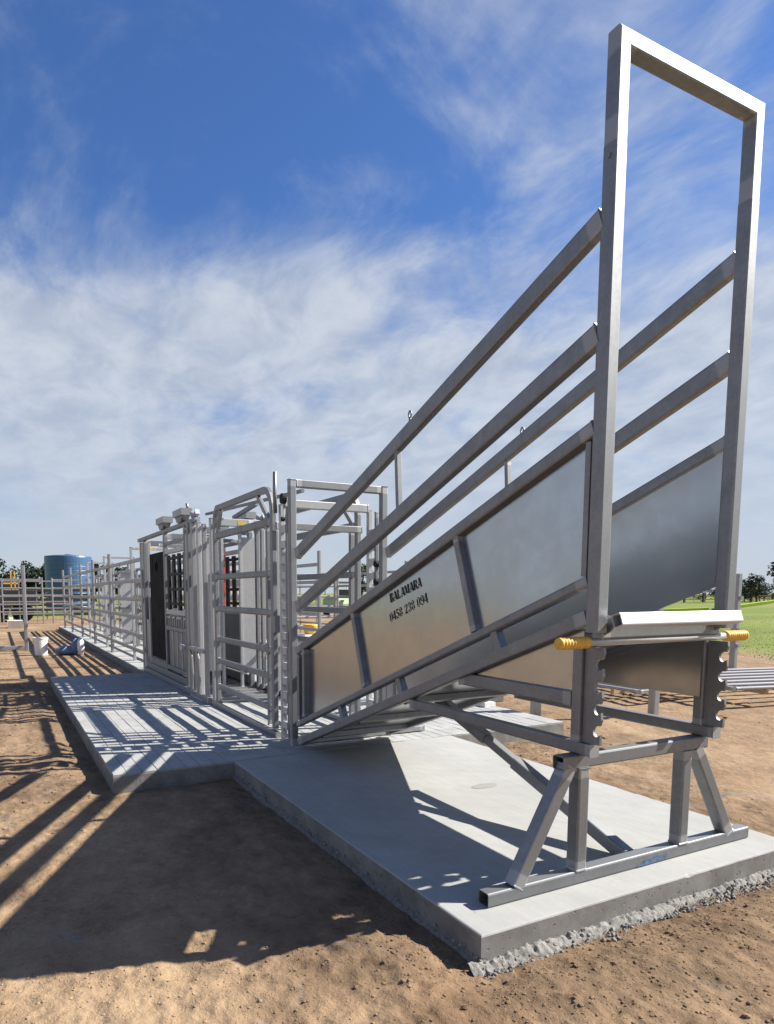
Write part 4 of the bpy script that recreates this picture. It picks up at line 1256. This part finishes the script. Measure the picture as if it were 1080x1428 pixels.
LT = []
ly = -5.0
while ly < 21:
    LT.append((-119 + rnd.uniform(-4, 4), ly, rnd.uniform(5.6, 7.0), rnd.uniform(2.1, 2.7))); ly += rnd.uniform(1.5, 2.3)
for i, (x, y, h, r) in enumerate(LT):
    tree(x, y, h, r, 'dark gum tree in the distant row behind the blue tank', 'gum trees in the row behind the tank', 1300, trunk=0.08)
RT = [(-66, 101, 4.9, 1.5), (-64, 103.2, 4.7, 1.7), (-70, 108, 3.2, 1.8), (-66, 110, 2.9, 1.8), (-72, 113, 3.0, 2.2), (-72, 118, 3.2, 2.3), (-66, 98, 3.4, 1.8), (-66, 95, 3.2, 1.8), (-68, 105, 3.3, 1.9), (-67, 106.5, 3.0, 1.9), (-69, 111.5, 2.9, 2.0), (-70, 115.5, 3.0, 2.2), (-70, 120, 3.0, 2.2)]
for i, (x, y, h, r) in enumerate(RT):
    tree(x, y, h, r, 'small dark tree in the far windbreak across the pasture', 'windbreak trees across the pasture', 1100, trunk=0.04)
tree(-58.5, 101.5, 6.6, 2.3, 'taller open-crowned gum tree standing apart at the pasture windbreak', None, 700, trunk=0.35)
tree(-70, 38, 5.2, 1.7, 'rounded tree in the distance behind the ramp sheets', None, 800, trunk=0.2)
tree(-78, 28, 4.5, 1.7, 'bushy tree in the distance behind the slide gate frame', None, 800, trunk=0.2)

# ------------------------------------------------------------------ loose dirt, grass edge
def clods():
    P = []; S = []
    def ok(x, y, mrg=0.0):
        for r in (SLAB, PAD, RACE):
            if r[0] - mrg < x < r[1] + mrg and r[2] - mrg < y < r[3] + mrg: return False
        return True
    def put(x, y, s):
        if ok(x, y): P.append((x, y, s)); S.append(s)
    for _ in range(26000):
        x = -0.55 - 2.6 * rnd.random() ** 1.2; y = rnd.uniform(-0.7, 3.9)
        if float(vnoise(np.array(x * 2.3 + 40), np.array(y * 2.3 + 12))) + 0.35 * rnd.random() < 0.52: continue
        put(x, y, 0.0018 + 0.0055 * rnd.random() ** 4)
    for _ in range(5000):
        d = rnd.random()
        x = rnd.uniform(-5.2, -0.6); y = rnd.uniform(-1.2, 4.6)
        put(x, y, 0.002 + 0.008 * rnd.random() ** 6)
    for cx, cy, sx, sy, n in ((-1.72, 2.5, .09, .5, 500), (-1.5, 2.9, .25, .3, 350), (-2.0, 1.35, .1, .16, 300), (-2.35, 1.38, .14, .07, 200), (-1.8, 1.5, .2, .12, 300), (-5.0, 4.3, 0.4, 0.2, 300), (-4.6, 4.0, .3, .15, 250), (-3.5, 1.4, .5, .06, 260), (-6.5, .5, 1.0, .1, 350), (-1.35, 2.0, .15, .2, 250)):
        for _ in range(int(n * 0.7)): put(rnd.gauss(cx, sx), rnd.gauss(cy, sy), 0.002 + 0.010 * rnd.random() ** 3)
    for _ in range(2500):
        x = rnd.uniform(-16, -4); y = rnd.choice((rnd.uniform(-1.5, .6), rnd.uniform(3.8, 11)))
        put(x, y, 0.006 + 0.022 * rnd.random() ** 3)
    P = np.array(P); S = np.array(S)
    P[:, 2] = ground_z(P[:, 0], P[:, 1]) + S * 0.05
    kind(lumps('dirt_clods', P, S, CLOD, None, 0.55), 'stuff', 'loose crumbs and clods of dry dirt')


clods()


def grass():
    lm = MB(); V = []; F = []; T = []
    n = 16000
    k = 0
    for _ in range(n):
        if rnd.random() < 0.8:
            x = rnd.uniform(-26, -4); y = 11 - 0.48 * x + rnd.expovariate(1 / 9.0) - 0.8
        else:
            x = -41 - rnd.expovariate(1 / 4.0); y = rnd.uniform(-8, 9)
        h = rnd.uniform(0.008, 0.028); a = rnd.random() * 6.28; w = rnd.uniform(0.008, 0.02)
        dx, dy = math.cos(a) * w, math.sin(a) * w; lx, ly = rnd.uniform(-.05, .05), rnd.uniform(-.05, .05)
        V += [(x - dx, y - dy, -0.01), (x + dx, y + dy, -0.01), (x + lx, y + ly, h)]; F.append((k, k + 1, k + 2)); k += 3
        t = rnd.random(); T += [t, t, t]
    kind(link_mesh('pasture_grass', V, F, GRASSB, None, False, None, {'tone': T}), 'stuff', 'short green pasture grass beyond the dirt')


grass()
scene.render.resolution_x = 774
scene.render.resolution_y = 1024
